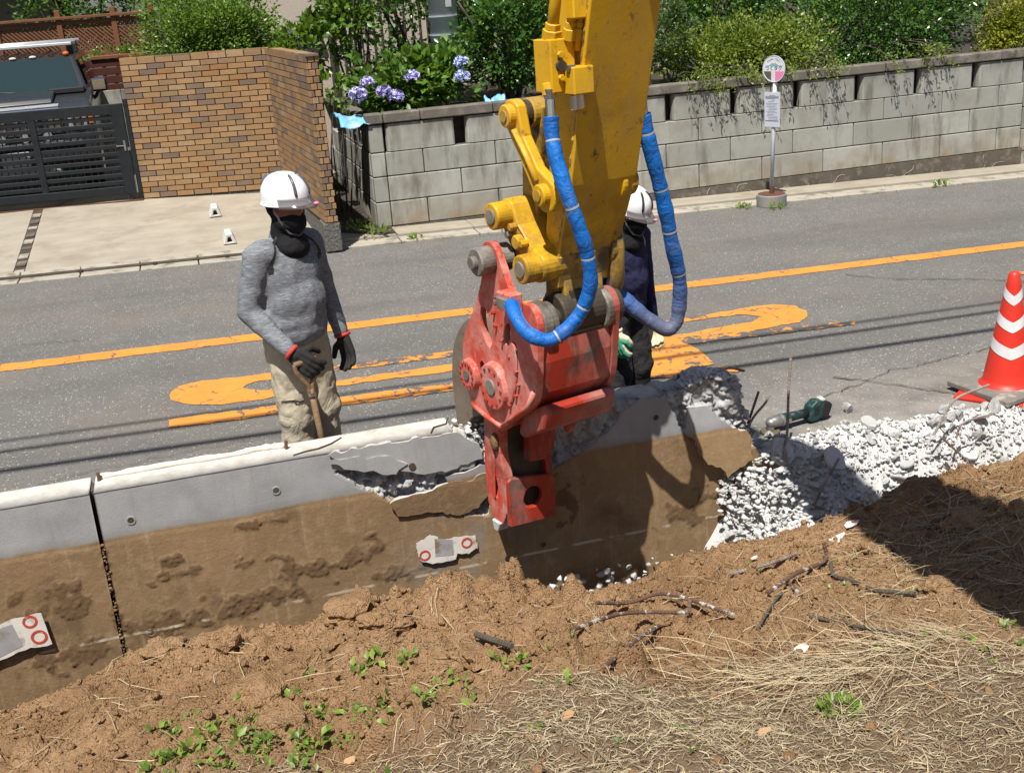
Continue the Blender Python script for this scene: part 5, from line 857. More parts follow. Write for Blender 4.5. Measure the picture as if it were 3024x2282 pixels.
m = MB(); m.cyl(E3(.0, -.63, 2.18), E3(-.004, -.64, 2.13), .03, n=12); m.build('hose_elbow', 'yellow', ex, bev=.004)
# boom above the frame
bp = [(1.86, 4.16, 3.5, .16, .26), (2.04, 3.55, 3.9, .26, .34), (2.18, 2.95, 4.12, .52, .44), (2.17, 1.75, 3.5, .58, .52), (2.14, .5, 2.7, .58, .52), (2.1, -1.6, 1.7, .54, .5)]
m = MB(); V = []
for x, y, z, w, h in bp: V += [(x-w/2, y, z-h/2), (x+w/2, y, z-h/2), (x+w/2, y, z+h/2), (x-w/2, y, z+h/2)]
m.add(V, [(i*4+j, i*4+(j+1) % 4, (i+1)*4+(j+1) % 4, (i+1)*4+j) for i in range(len(bp)-1) for j in range(4)]+[(3, 2, 1, 0), (20, 21, 22, 23)]); m.build('boom', 'yellow', ex, bev=.02)
m = MB(); ecyl(m, .08, .51, -1.05, 3.45, .13, 24); m.build('boom_boss', 'yellow', ex)
m = MB(); m.box((2.3, -3.2, 1.9), (2.5, 3.0, 1.3)); m.build('machine_house', 'yellow', ex, bev=.08)
# ------------------------------------------------------------------ people
def soft(o, vox, it=5, disp=0, ds=.1, fac=.6):
    r = o.modifiers.new('remesh', 'REMESH'); r.mode = 'VOXEL'; r.voxel_size = vox; r.use_smooth_shade = True
    s = o.modifiers.new('smooth', 'SMOOTH'); s.factor = fac; s.iterations = it
    if disp:
        t = bpy.data.textures.new('folds', 'CLOUDS'); t.noise_scale = ds; t.noise_depth = 3; d = o.modifiers.new('folds', 'DISPLACE'); d.texture = t; d.strength = disp; d.mid_level = .5; d.texture_coords = 'LOCAL'
    return o
def hand(m, w, d, n, L, curl=.35, thumb=.6, spread=.12):
    """palm, four fingers of unequal length with knuckle bends, thumb from the side of the palm"""
    w, d, n = Vector(w), Vector(d).normalized(), Vector(n).normalized(); n = (n-d*n.dot(d)).normalized(); s = d.cross(n)   # s: towards the thumb side
    pl = L*.5; wd = L*.215; m.cap(w-d*L*.06, w+d*L*.10, L*.15, L*.16)
    for q in (-1, -.34, .34, 1): m.cap(w+s*wd*q*.62+d*L*.06, w+s*wd*q+d*pl, L*.115, L*.095)
    for q, ln in ((1, .44), (.34, .49), (-.34, .455), (-1, .36)):
        p = w+s*wd*q+d*pl; dd = (d+s*q*spread).normalized(); a = curl*.6
        for seg, k in ((.42, 1.0), (.32, 1.3), (.26, 1.0)):
            ax = s; dd2 = (Matrix.Rotation(-a, 3, ax) @ dd) if False else (dd*math.cos(a)+n*math.sin(a)).normalized(); nn = (n-dd2*n.dot(dd2))
            e = p+dd2*ln*L*seg; m.cap(p, e, L*.088*(1 if seg > .4 else .9), L*.078); p = e; a += curl*k
    p = w+s*wd*.95+d*L*.14; t1 = (s*.75+d*.55+n*thumb*.5).normalized(); e = p+t1*L*.24; m.cap(p-s*wd*.4, e, L*.12, L*.10); t2 = (d*.8+n*thumb+s*.1).normalized(); e2 = e+t2*L*.18; m.cap(e, e2, L*.095, L*.085); m.cap(e2, e2+(d*.7+n*thumb*1.2-s*.2).normalized()*L*.12, L*.085, L*.07)
def person(label, B, phi, sc, top, pants, glove, pose, wsc=1., helmet_trim='reflect_strip', glove2=None):
    R3 = Matrix.Rotation(phi, 3, 'Z')
    def Wp(x, y, z): v = R3 @ Vector((x*sc, y*sc*wsc, z*sc)); return Vector(B)+v
    def Wd(x, y, z): return R3 @ Vector((x, y, z))
    t = thing('person', label, 'person', B); P = pose; RZ = R3
    def el(m, c, r, tilt=0): m.ell(Wp(*c), tuple(q*sc for q in r), RZ @ Matrix.Rotation(tilt, 3, 'Y'), 18, 12)
    def cp(m, a, b, r0, r1): m.cap(Wp(*a), Wp(*b), r0*sc, r1*sc)
    hx, hz = P['head']; bx_, bz = hx, hz
    # continuous body underneath the clothes
    m = MB(); el(m, (hx, 0, hz), (.092, .074, .115)); el(m, (hx+.02, 0, hz-.05), (.07, .06, .07)); cp(m, (P['neck'][0], 0, P['neck'][1]), (hx-.01, 0, hz-.04), .058, .055); el(m, (hx+.098, 0, hz-.015), (.02, .014, .028))
    for s in (-1, 1): el(m, (hx-.005, s*.076, hz-.01), (.018, .01, .03))
    el(m, (P['chest'][0], 0, P['chest'][1]), (.095, .15, .19)); el(m, (0, 0, .98), (.095, .14, .16))
    for s, k in ((-1, 'R'), (1, 'L')):
        sh, elb, wr = P['sh'+k], P['el'+k], P['wr'+k]; cp(m, sh, elb, .05, .042); cp(m, elb, wr, .04, .03); cp(m, (0, s*.085, .92), P['kn'+k], .075, .055); cp(m, P['kn'+k], P['an'+k], .05, .04); cp(m, P['an'+k], (P['an'+k][0]+.12, P['an'+k][1], .04), .045, .04)
    soft(m.build('body', 'skin', t), .014*sc, 4)
    # eyes
    m = MB()
    for s in (-1, 1): el(m, (hx+.083, s*.031, hz+.008), (.013, .017, .008))
    m.build('eyes', 'paper_white', t); m = MB()
    for s in (-1, 1): el(m, (hx+.092, s*.031, hz+.008), (.006, .008, .008)); el(m, (hx+.086, s*.033, hz+.028), (.010, .024, .005))
    m.build('eyes_dark', 'rubber', t)
    # top
    m = MB(); cx_, cz = P['chest']; el(m, (cx_, 0, cz), (.140, .20, .20)); el(m, (cx_+.01, 0, cz+.10), (.105, .175, .085)); el(m, (.5*cx_+.025, 0, (cz+1.0)/2), (.146, .19, .17)); el(m, (.015, 0, 1.02), (.150, .190, .12)); el(m, (.012, 0, .955), (.152, .19, .075)); el(m, (.01, 0, .925), (.146, .182, .055)); cp(m, (P['neck'][0]-.02, 0, P['neck'][1]-.04), (P['neck'][0]-.01, 0, P['neck'][1]+.01), .078, .072)
    for s, k in ((-1, 'R'), (1, 'L')):
        sh, elb, wr = P['sh'+k], P['el'+k], P['wr'+k]; cp(m, (sh[0], sh[1]*.75, sh[2]+.005), sh, .085, .078); cp(m, sh, elb, .076, .062); cp(m, elb, wr, .060, .043)
    soft(m.build('sweatshirt', top, t), .012*sc, 5, .016*sc, .09)
    m = MB()
    for s, k in ((-1, 'R'), (1, 'L')): cp(m, (0, s*.082, .93), P['kn'+k], .112, .092); cp(m, P['kn'+k], P['an'+k], .09, .082); el(m, (P['kn'+k][0]+.005, P['kn'+k][1], P['kn'+k][2]), (.093, .09, .10))
    el(m, (0, 0, .93), (.128, .168, .10)); soft(m.build('trousers', pants, t), .012*sc, 5, .03*sc, .08)
    for k in 'RL':
        a = P['an'+k]; m = MB(); el(m, (a[0]+.06, a[1], .05), (.13, .05, .05)); cp(m, (a[0], a[1], .06), (a[0], a[1], .14), .055, .055); soft(m.build('boot', 'rubber', t), .012, 3)
    # neck gaiter / balaclava
    m = MB(); el(m, (hx+.012, 0, hz-.075), (.098, .082, .068)); el(m, (hx-.035, 0, hz+.01), (.078, .084, .10)); cp(m, (P['neck'][0], 0, P['neck'][1]-.02), (hx-.01, 0, hz-.06), .078, .074); el(m, (P['neck'][0]+.045, 0, P['neck'][1]-.055), (.085, .10, .08), .5)
    soft(m.build('neck_gaiter', 'black_cloth', t), .010*sc, 4, .012*sc, .05)
    # helmet
    hl = MB(); nu, nv = 36, 12; V = []; tl = P.get('tilt', 0); TM = RZ @ Matrix.Rotation(tl, 3, 'Y'); hc = Wp(hx+.005, 0, hz+.045)
    H_ = lambda x, y, z: hc+TM @ Vector((x*sc*.93, y*sc*.95, z*sc*.95))
    for i in range(nv+1):
        ph = (math.pi/2)*i/nv
        for j in range(nu):
            th = 2*math.pi*j/nu; bump_ = 1+.03*math.exp(-((math.sin(th))/.35)**2)*math.sin(ph*2); V.append(H_(.148*math.cos(ph)**.8*math.cos(th)*bump_, .118*math.cos(ph)**.8*math.sin(th), .010+.128*math.sin(ph)))
    for dz, k in ((.0, 1.0), (-.022, 1.02), (-.026, 1.06), (-.030, 1.05), (-.02, .97)):
        for j in range(nu): th = 2*math.pi*j/nu; V.append(H_(.148*k*math.cos(th), .118*k*math.sin(th), dz))
    f = [(i*nu+j, i*nu+(j+1) % nu, (i+1)*nu+(j+1) % nu, (i+1)*nu+j) for i in range(nv) for j in range(nu)]; o5 = (nv+1)*nu; seq = [0]+[o5+q*nu for q in range(5)]
    for a, b in zip(seq, seq[1:]): f += [(a+(j+1) % nu, a+j, b+j, b+(j+1) % nu) for j in range(nu)]
    hl.add(V, f); ho = hl.build('helmet', 'helmet_white', t, smooth=True); LOCS[ho.name] = (0, 0, 0)
    m = MB(); Vv = []; A = [rad(q) for q in np.linspace(-68, 68, 25)]
    for k, dz in ((1.02, .012), (1.10, -.006), (1.30, -.026), (1.42, -.034), (1.41, -.040), (1.28, -.034)):
        for a in A: Vv.append(H_((.148*(1+(k-1)*max(math.cos(a), 0)**.6))*math.cos(a), .120*(1+(k-1)*.12)*math.sin(a), dz))
    n = len(A); m.add(Vv, [(i*n+j, i*n+j+1, (i+1)*n+j+1, (i+1)*n+j) for i in range(5) for j in range(n-1)]); m.build('visor_brim', 'visor', ho, smooth=True)
    hsurf = lambda th, ph: H_(.1485*math.cos(ph)**.8*math.cos(th)*(1+.03*math.exp(-(math.sin(th)/.35)**2)*math.sin(ph*2)), .1185*math.cos(ph)**.8*math.sin(th), .010+.1285*math.sin(ph))
    for y in (-.052, .052):
        pts = [hsurf(rad(24)*(1 if y > 0 else -1), rad(q)) for q in range(4, 74, 7)]; m = MB(); m.tube(pts, [.004*sc]+[.008*sc]*8+[.004*sc], 8); m.build('trim_strip', helmet_trim, ho, smooth=True)
    for y in (-.06, .06):
        pts = [hsurf(rad(180-42*(1 if y > 0 else -1)+(q-30)*.5*(1 if y > 0 else -1)), rad(q)) for q in range(30, 66, 5)]; m = MB(); m.tube(pts, [.005*sc]+[.011*sc]*6+[.005*sc], 8); m.build('trim_strip', helmet_trim, ho, smooth=True)
    m = MB(); m.ell(H_(.20, .03, -.02), (.014*sc, .018*sc, .008*sc)); m.build('brim_reflection', 'sign_pink', ho)  # pink blob painted in as a reflection on the visor brim
    for s in (-1, 1): m = MB(); m.tube([H_(.02, s*.115, -.01), Wp(hx+.03, s*.083, hz-.06), Wp(hx+.055, s*.05, hz-.125), Wp(hx+.07, 0, hz-.145)], .006*sc, 6); m.build('chin_strap', 'reflect_strip', ho)
    # gloves
    for k in 'RL':
        wr = P['wr'+k]; g = P['hand'+k]; m = MB(); w = Wp(*wr); d = Wd(*g[0]).normalized(); nn = Wd(*g[1])
        hand(m, w+d*.03*sc, d, nn if k == 'R' else nn, .19*sc, g[2], g[3]); soft(m.build('glove', glove, t), .0042, 3, fac=.5)
        m = MB(); m.tube([w+d*.012, w+d*.03], .046*sc, 14); m.build('cuff', 'cloth_red' if glove == 'glove_black' else glove, t, smooth=True)
        if glove2: m = MB(); hand(m, w+d*.055*sc-nn.normalized()*.006, d, nn, .175*sc, g[2], g[3]); soft(m.build('glove_palm', glove2, t), .0042, 3, fac=.5)
    return t, Wp, Wd
pose1 = dict(head=(.06, 1.60), neck=(.02, 1.45), chest=(.005, 1.235), shR=(0, -.185, 1.37), shL=(0, .185, 1.37), elR=(-.05, -.25, 1.10), elL=(-.02, .265, 1.10), wrR=(.17, -.215, .915), wrL=(.06, .275, .865), knR=(.03, -.10, .48), knL=(.02, .11, .48), anR=(0, -.11, .1), anL=(-.02, .13, .1), tilt=.03, handR=((.75, .25, -.62), (.0, .55, -.3), .55, .9), handL=((.25, .0, -1), (-.1, -1, 0), .28, .45))
p1, W1, D1 = person('worker in grey sweatshirt, khaki trousers and white helmet gripping a shovel behind the wall', (.43, 5.93, -.01), rad(-52), 1.0, 'knit', 'khaki', 'glove_black', pose1)
# seams and pocket on worker one
SW1 = [c for c in p1.children if c.name.startswith('sweatshirt')][0]
def wrap_strip(pts, wdt, mat, parent, target, name, off=.002):
    sp = spline(pts, 8); m = MB(); V = []
    for i, p in enumerate(sp): t = (sp[min(i+1, len(sp)-1)]-sp[max(i-1, 0)]).normalized(); q = t.cross(Vector((.5, -.8, .4))).normalized(); V += [p-q*wdt, p+q*wdt]
    m.add(V, [(2*i, 2*i+1, 2*i+3, 2*i+2) for i in range(len(sp)-1)]); o = m.build(name, mat, parent); k = o.modifiers.new('w', 'SHRINKWRAP'); k.target = target; k.wrap_method = 'NEAREST_SURFACEPOINT'; k.wrap_mode = 'ABOVE_SURFACE'; k.offset = off; return o
for s in (-1, 1): wrap_strip([W1(.06, s*.085, 1.47), W1(.09, s*.12, 1.42), W1(.10, s*.16, 1.36), W1(.10, s*.19, 1.30)], .007, 'rubber', p1, SW1, 'shoulder_stripe')
TR1 = [c for c in p1.children if c.name.startswith('trousers')][0]; wrap_strip([W1(.04, -.25, .64), W1(.12, -.20, .63), W1(.16, -.12, .62)], .018, 'khaki', p1, TR1, 'pocket_flap', .008); wrap_strip([W1(.04, -.25, .615), W1(.12, -.20, .605), W1(.16, -.12, .595)], .003, 'dark_seam', p1, TR1, 'pocket_zip', .004)
# shovel
gh = W1(.245, -.185, .855); sv = thing('shovel', 'old wooden D-grip shovel held upright by the worker in grey', 'shovel', (gh.x+.09, gh.y+.05, -.01)); dn = Vector((.075, .035, -1)).normalized(); sd = D1(.35, .9, .1).normalized()
m = MB(); m.cyl(gh-sd*.062, gh+sd*.062, .014, n=12); m.build('grip', 'shovel_wood', sv, bev=.003)
for s in (-1, 1): m = MB(); m.tube(spline([gh+sd*.058*s, gh+sd*.056*s+dn*.04, gh+sd*.035*s+dn*.09, gh+sd*.012*s+dn*.13, gh+sd*.006*s+dn*.18], 5), [.012]*5+[.013]*5+[.014]*11, 10); m.build('yoke', 'shovel_wood', sv, smooth=True)
m = MB(); m.tube([gh+dn*.15, gh+dn*.4, gh+dn*.62], [.0155, .016, .0155], 14); m.build('shaft', 'shovel_wood', sv, smooth=True); m = MB(); m.tube([gh+dn*.17, gh+dn*.19], .021, 14); m.build('ferrule', 'steel', sv)
bc = gh+dn*.74; m = MB(); bl = []; 
for i in range(9):
    t_ = i/8; wdt = .11*(1 if t_ < .5 else math.sqrt(max(1-((t_-.5)/.5)**2, .02)))
    for j in range(7): q = (j-3)/3; bl.append(gh+dn*(.60+.24*t_)+sd*wdt*q+sd.cross(dn)*(.018*q*q))
m.add(bl, [(i*7+j, i*7+j+1, (i+1)*7+j+1, (i+1)*7+j) for i in range(8) for j in range(6)]); o = m.build('blade', 'steel', sv, smooth=True); so_ = o.modifiers.new('s', 'SOLIDIFY'); so_.thickness = .003
pose2 = dict(head=(.12, 1.555), neck=(.06, 1.42), chest=(.03, 1.22), shR=(.02, -.19, 1.36), shL=(.02, .19, 1.36), elR=(.0, -.27, 1.09), elL=(.0, .25, 1.06), wrR=(.14, -.22, .86), wrL=(.04, .27, .80), knR=(.05, -.10, .5), knL=(.05, .11, .5), anR=(0, -.11, .1), anL=(-.02, .13, .1), tilt=.35, handR=((.2, 0, -1), (0, 1, 0), .4, .5), handL=((.18, -.05, -1), (.5, -.9, 0), .4, .55))
p2, W2, D2 = person('worker in navy top and black trousers with a cream glove, half hidden behind the arm', (2.31, 6.05, -.06), rad(-62), .885, 'navy', 'charcoal', 'glove_cream', pose2, 1.02, 'rubber', 'glove_green')
SW2 = [c for c in p2.children if c.name.startswith('sweatshirt')][0]; wrap_strip([W2(.08, .09, 1.44), W2(.12, .13, 1.38), W2(.13, .16, 1.30), W2(.12, .17, 1.22)], .003, 'tie_grey', p2, SW2, 'shoulder_stripe')
# ------------------------------------------------------------------ background: house, car, fences, pole
hs = thing('house', 'beige rendered house wall behind the shrubs', 'house', (4, 18.3, .5))
m = MB(); m.box((5.2, 18.3, 2.2), (8.2, .3, 4.0)); m.build('wall', 'house_wall', hs)
for i in range(14): m = MB(); m.box((2.62+i*.12, 18.13, 2.0), (.02, .04, 3.6)); m.build('siding_batten', 'house_dark', hs)
m = MB(); m.box((1.62, 18.08, 2.13), (.62, .16, .08)); m.build('window_sill', 'house_trim', hs, bev=.01); m = MB(); m.box((2.15, 18.08, 2.06), (.3, .16, .07)); m.build('window_sill', 'house_trim', hs, bev=.01); m = MB(); m.box((1.62, 18.12, 1.6), (.5, .06, 1.0)); m.build('shutter_box', 'house_dark', hs)
m = MB(); m.cyl((2.42, 18.05, .5), (2.42, 18.05, 4.2), .04, n=12); m.build('downpipe', 'house_dark', hs); m = MB(); m.cyl((1.12, 18.05, .5), (1.12, 18.05, 4.2), .045, n=12); m.build('downpipe', 'house_dark', hs)
up = thing('utility_pole', 'pale grey steel utility pole rising behind the hydrangea', 'pole', (3.39, 14.65, 1.0))
m = MB(); m.cyl((3.39, 14.65, .9), (3.44, 14.65, 8.5), .185, .15, 28); m.build('shaft', 'pole_grey', up, smooth=True)
for z in (2.02, 2.24): m = MB(); m.cyl((3.397, 14.65, z), (3.397, 14.65, z+.012), .186, n=28); m.build('band', 'tie_grey', up)
m = MB(); m.box((3.43, 14.455, 2.5), (.075, .02, .3)); m.build('number_plate', 'tie_grey', up, bev=.004); m = MB(); m.cyl((3.44, 14.46, 2.1), (3.44, 14.48, 2.1), .014, n=8); m.build('bolt', 'grease_shade', up)
# lattice fence and planter far left
lf = thing('lattice_fence', 'brown wooden lattice fence behind the parked car', 'fence', (-1.6, 20, 1.9))
fx = [-3.9, -3.1, -2.28, -1.47, -.95, -.66, -.12]
px = [-3.3, -2.42, -1.5, -.68, -.10]
for x in px: m = MB(); m.box((x, 20, 2.12), (.085, .085, 1.1)); m.build('post', 'wood_brown', lf, bev=.008)
m = MB(); m.box((-1.7, 19.98, 2.55), (3.3, .12, .045)); m.build('top_rail', 'wood_brown', lf, bev=.006); m = MB(); m.box((-1.7, 20.0, 2.475), (3.2, .05, .07)); m.build('rail', 'wood_brown', lf); m = MB(); m.box((-1.7, 20, 2.0), (3.2, .05, .07)); m.build('rail', 'wood_brown', lf)
for a, b in zip(px, px[1:]):
    m = MB(); z0, z1 = 2.02, 2.46; w = b-a-.085; h = z1-z0; cxp = (a+b)/2
    for sgn in (-1, 1):
        k = -h
        while k < w:
            x0 = max(k, 0); x1 = min(k+h, w)
            if x1-x0 > .03:
                za, zb = x0-k, x1-k; p0 = Vector((cxp-w/2+x0, 20+.008*sgn, z0+za)); p1_ = Vector((cxp-w/2+x1, 20+.008*sgn, z0+zb))
                if sgn < 0: p0.z = z1-za; p1_.z = z1-zb
                d = p1_-p0; m.box((p0+p1_)/2, (d.length, .012, .026), Matrix.Rotation(-math.atan2(d.z, d.x), 3, 'Y'))
            k += .066
    kind(m.build('lattice_panel', 'wood_brown', lf), 'stuff')
pt = thing('plank_planter', 'dark red timber planter box below the lattice fence', 'planter', (-.6, 19.5, 1.5))
for i in range(4): m = MB(); m.box((-.75, 19.4, 1.48+i*.125), (2.2, .04, .11)); m.build('plank', 'wood_red', pt, bev=.006)
for x in (-1.5, -.65, .2): m = MB(); m.box((x, 19.37, 1.61), (.08, .05, .65)); m.build('post', 'wood_red', pt)
m = MB(); m.box((-.55, 19.55, 1.94), (1.1, .4, .05)); m.build('top_board', 'wood_brown', pt, bev=.005)
gw = thing('grey_block_wall', 'plain grey block wall behind the car mirror', 'wall', (-.6, 19.2, .4))
for i in range(4):
    for j in range(6): shared('block', bevbox(.385, .1, .255, .006, 'block'), gw, (-1.9+j*.39+(i % 2)*.19, 19.2, .55+i*.26))
# background shed behind the fence
sh = thing('carport', 'dark carport shed at the far left behind the lattice fence', 'shed', (-3, 23, .5)); m = MB(); m.box((-3.2, 23.5, 2.4), (3.4, .2, 3.6)); m.build('wall', 'house_dark', sh); m = MB(); m.prism(circ(1.0, 24, -2.6, 2.3), 23.1, 23.3, lambda x, z, y: (x, y, z)); m.build('hood', 'house_trim', sh); m = MB(); m.box((-3, 22.9, 4.3), (4, 2, .15)); m.build('roof', 'house_dark', sh)
# ------------------------------------------------------------------ parked car
CXc, CG = -2.02, .335
car = thing('parked_car', 'black four-wheel-drive car with roof rack parked behind the gate', 'car', (CXc, 18.6, CG))
def K(x, y, z): return (CXc+x, 16.25+y, CG+z)
def kbox(nm, x0, x1, y0, y1, z0, z1, mat, bev=.02, parent=car, seg=2): m = MB(); m.box(((x0+x1)/2, (y0+y1)/2, (z0+z1)/2), (x1-x0, y1-y0, z1-z0), fn=K); return m.build(nm, mat, parent, bev=bev, seg=seg)
prof = [(.0, .55), (-.02, .95), (.03, 1.12), (.12, 1.17), (1.05, 1.27), (1.10, 1.29), (4.5, 1.29), (4.55, .5), (.1, .45)]
m = MB(); m.prism(prof, -1.0, 1.0, lambda y, z, x: K(x, y, z)); body = m.build('body', 'car_black', car, bev=.05, seg=3)
m = MB(); m.prism([(.25, 1.185), (1.0, 1.265), (1.0, 1.31), (.9, 1.32), (.3, 1.25)], -.52, .52, lambda y, z, x: K(x, y, z)); m.build('bonnet_bulge', 'car_black', car, bev=.03, seg=3)
# cabin
def cab(x, y, z): return K(x, y, z)
cv = [(-.93, 1.02, 1.27), (.93, 1.02, 1.27), (.80, 1.50, 1.72), (-.80, 1.50, 1.72), (-.93, 4.4, 1.27), (.93, 4.4, 1.27), (.80, 4.35, 1.74), (-.80, 4.35, 1.74)]
m = MB(); m.add([K(*q) for q in cv], [(0, 1, 2, 3), (5, 4, 7, 6), (1, 5, 6, 2), (4, 0, 3, 7), (3, 2, 6, 7), (0, 4, 5, 1)]); m.build('cabin', 'car_black', car, bev=.03, seg=3)
def lerp3(a, b, t): return tuple(a[i]+(b[i]-a[i])*t for i in range(3))
m = MB(); a, b, c, d = cv[:4]; off = (0, -.012, .012)
q = [lerp3(lerp3(a, b, .05), lerp3(d, c, .05), .06), lerp3(lerp3(a, b, .95), lerp3(d, c, .95), .06), lerp3(lerp3(a, b, .955), lerp3(d, c, .955), .93), lerp3(lerp3(a, b, .045), lerp3(d, c, .045), .93)]
q = [tuple(v[i]+off[i] for i in range(3)) for v in q]; m.add([K(*v) for v in q], [(0, 1, 2, 3)]); o = m.build('windscreen', 'glass', car); s_ = o.modifiers.new('s', 'SOLIDIFY'); s_.thickness = .006
for sx in (-1, 1):
    for y0, y1 in ((1.35, 2.3), (2.4, 3.4)): m = MB(); m.add([K(sx*.935, y0, 1.32), K(sx*.935, y1, 1.32), K(sx*.845, y1-.05, 1.66), K(sx*.845, y0+.28 if y0 < 2 else y0+.05, 1.66)], [(0, 1, 2, 3)]); m.build('side_window', 'glass', car)
# roof rails and rack
for y in (1.62, 2.6): m = MB(); m.cyl(K(-.95, y, 1.90), K(.84, y, 1.90), .028, n=12); o = m.build('rack_bar', 'aluminium', car, smooth=True); kbox('rack_foot', .72, .80, y-.04, y+.05, 1.73, 1.89, 'car_trim', .01)
kbox('light_bar', -.95, .80, 1.50, 1.56, 1.86, 1.905, 'aluminium', .01); kbox('rack_foot', -.80, -.72, 1.6, 1.7, 1.73, 1.89, 'car_trim', .01)
for i in range(9): m = MB(); x = -.62+i*.155; m.tube([K(x, 1.62, 1.742), K(x, 4.2, 1.757)], .012, 6); m.build('roof_rib', 'car_black', car)
for x in (-.52, -.26, 0, .26): m = MB(); m.ell(K(x, 1.51, 1.735), (.05, .035, .022)); m.build('marker_lamp', 'rubble_grey', car)
m = MB(); m.ell(K(.70, 1.53, 1.75), (.045, .05, .035)); m.build('marker_lamp', 'amber', car); m = MB(); m.tube([K(.52, 1.52, 1.74), K(.50, 1.55, 1.85)], [.009, .004], 6); m.build('aerial', 'car_trim', car)
# wiper, cowl, mirror
m = MB(); m.tube([K(-.75, .99, 1.30), K(-.45, 1.02, 1.345), K(-.05, 1.0, 1.315), K(.15, .97, 1.29)], .010, 6); m.build('wiper', 'car_trim', car); kbox('cowl_vent', -.7, -.1, .94, 1.0, 1.272, 1.285, 'car_trim', .004); kbox('cowl_box', .45, .9, .82, 1.02, 1.26, 1.33, 'car_trim', .01)
for sx in (-1, 1):
    o = kbox('mirror', sx*1.09-.105, sx*1.09+.105, .98, 1.10, 1.235, 1.415, 'car_trim', .03, car, 3); LOCS[o.name] = (0, 0, 0); kbox('mirror_shell', sx*1.09-.085, sx*1.09+.085, .972, .984, 1.26, 1.395, 'chrome', .005, o); m = MB(); m.tube([K(sx*.93, 1.1, 1.1), K(sx*1.03, 1.06, 1.18), K(sx*1.07, 1.05, 1.25)], .025, 8); m.build('mirror_arm', 'car_trim', car)
# grille
gr = kbox('grille', -.62, .62, -.055, -.015, .82, 1.15, 'chrome', .02); LOCS[gr.name] = (0, 0, 0)
for i in range(7): kbox('grille_slot', -.52+i*.15, -.45+i*.15, -.062, -.05, .86, 1.08, 'rubber', .004, gr)
for i in range(4): kbox('grille_slat', -.60, .60, -.01+i*.03, .002+i*.03, 1.155+i*.006, 1.165+i*.006, 'aluminium', .001, gr)
for sx in (-1, 1):
    o = kbox('headlight', sx*.80-.12, sx*.80+.12, -.045, -.02, .88, 1.06, 'lamp_glass', .015); m = MB(); m.cyl(K(sx*.80, -.06, .97), K(sx*.80, -.03, .97), .075, n=20); m.build('headlight', 'chrome', car); kbox('indicator', sx*.97-.03, sx*.97+.03, -.03, .02, .9, 1.05, 'amber', .01)
    for y in (.75, 3.7):
        m = MB(); m.cyl(K(sx*.98, y, .40), K(sx*.70, y, .40), .40, n=28); o = m.build('wheel', 'rubber', car, bev=.03, seg=2); LOCS[o.name] = (0, 0, 0); m = MB(); m.cyl(K(sx*.99, y, .40), K(sx*.96, y, .40), .22, n=20); m.build('rim', 'aluminium', o, bev=.01)
kbox('bumper', -1.02, 1.02, -.16, .02, .45, .70, 'car_trim', .03); kbox('bumper_bar', -.85, .85, -.19, -.15, .68, .74, 'chrome', .01); o = kbox('number_plate', -.18, .16, -.205, -.195, .46, .64, 'plate_white', .004); kbox('skid_plate', -.5, .5, -.15, .1, .3, .44, 'rubble_grey', .02)
for i, x in enumerate((-.42, -.14, .14, .42)): m = MB(); m.cyl(K(x, -.16, .80), K(x, -.1, .80), .055, n=18); m.build('spot_lamp', 'lamp_glass', car)
# ------------------------------------------------------------------ vegetation
def bush(name, label, c, r, n, mat, L, cat='shrub', seed=0, clumps=70, shape=LEAF, trunk=None, group=None, shell=.45, up=.5, zmin=None):
    t = thing(name, label, cat, (c[0], c[1], trunk[0] if trunk else c[2]-r[2]), group); P, D, b = crown_points(c, r, n, seed, clumps, shell)
    if zmin is not None: k = P[:, 2] > zmin; P, D, b = P[k], D[k], b[k]
    rng = np.random.default_rng(seed+1); o = leaves('crown', P, D, rng.uniform(.7, 1.25, len(P))*L, mat, t, seed+2, shape, b, up)
    if trunk:
        zb, nst, rr0 = trunk; m = MB(); rg = random.Random(seed)
        for i in range(nst):
            a = rg.uniform(0, 6.28); q = rg.uniform(.3, .8); e = (c[0]+r[0]*q*math.cos(a), c[1]+r[1]*q*math.sin(a), c[2]+r[2]*rg.uniform(-.1, .6)); b0 = (c[0]+rg.uniform(-.12, .12), c[1]+rg.uniform(-.08, .08), zb); mid = ((b0[0]+e[0])/2+rg.uniform(-.08, .08), (b0[1]+e[1])/2, zb+(e[2]-zb)*.5); m.tube(spline([b0, mid, e], 5), [rr0*(1-.75*j/10) for j in range(11)], 7)
        m.build('trunk', 'bark', t, smooth=True)
    return t
bush('round_shrub', 'rounded bush with small white-tipped leaves above the brick wall', (.66, 16.4, 2.12), (.98, .62, .72), 21000, 'leaf_variegated', .052, 'shrub', 100, 260, LEAF, (.3, 7, .03), shell=.35)
bush('young_tree', 'leggy bright green young tree between brick wall and hydrangea', (1.72, 14.9, 2.05), (.40, .3, .42), 620, 'leaf_bright', .105, 'tree', 110, 26, LEAF, (.1, 6, .018), shell=.4); bush('young_tree', 'bright green leafy sapling left of the utility pole', (2.25, 15.0, 2.38), (.50, .42, .48), 1100, 'leaf_bright', .10, 'tree', 115, 46, LEAF, (1.0, 8, .022), shell=.3); bush('low_sapling', 'small broad-leaved sapling beside the blue tarp', (1.80, 13.9, 1.55), (.22, .2, .28), 150, 'leaf_bright', .10, 'shrub', 118, 12, LEAF, (.1, 4, .012))
bush('hydrangea', 'hydrangea bush with mauve and blue flower heads over the block wall', (2.76, 13.72, 1.54), (.82, .36, .36), 2100, 'leaf_hydrangea', .135, 'shrub', 120, 110, LEAF, (1.0, 9, .014), shell=.2, up=.9, zmin=1.22)
hy = [o for o in bpy.data.objects if o.name == 'hydrangea'][0]
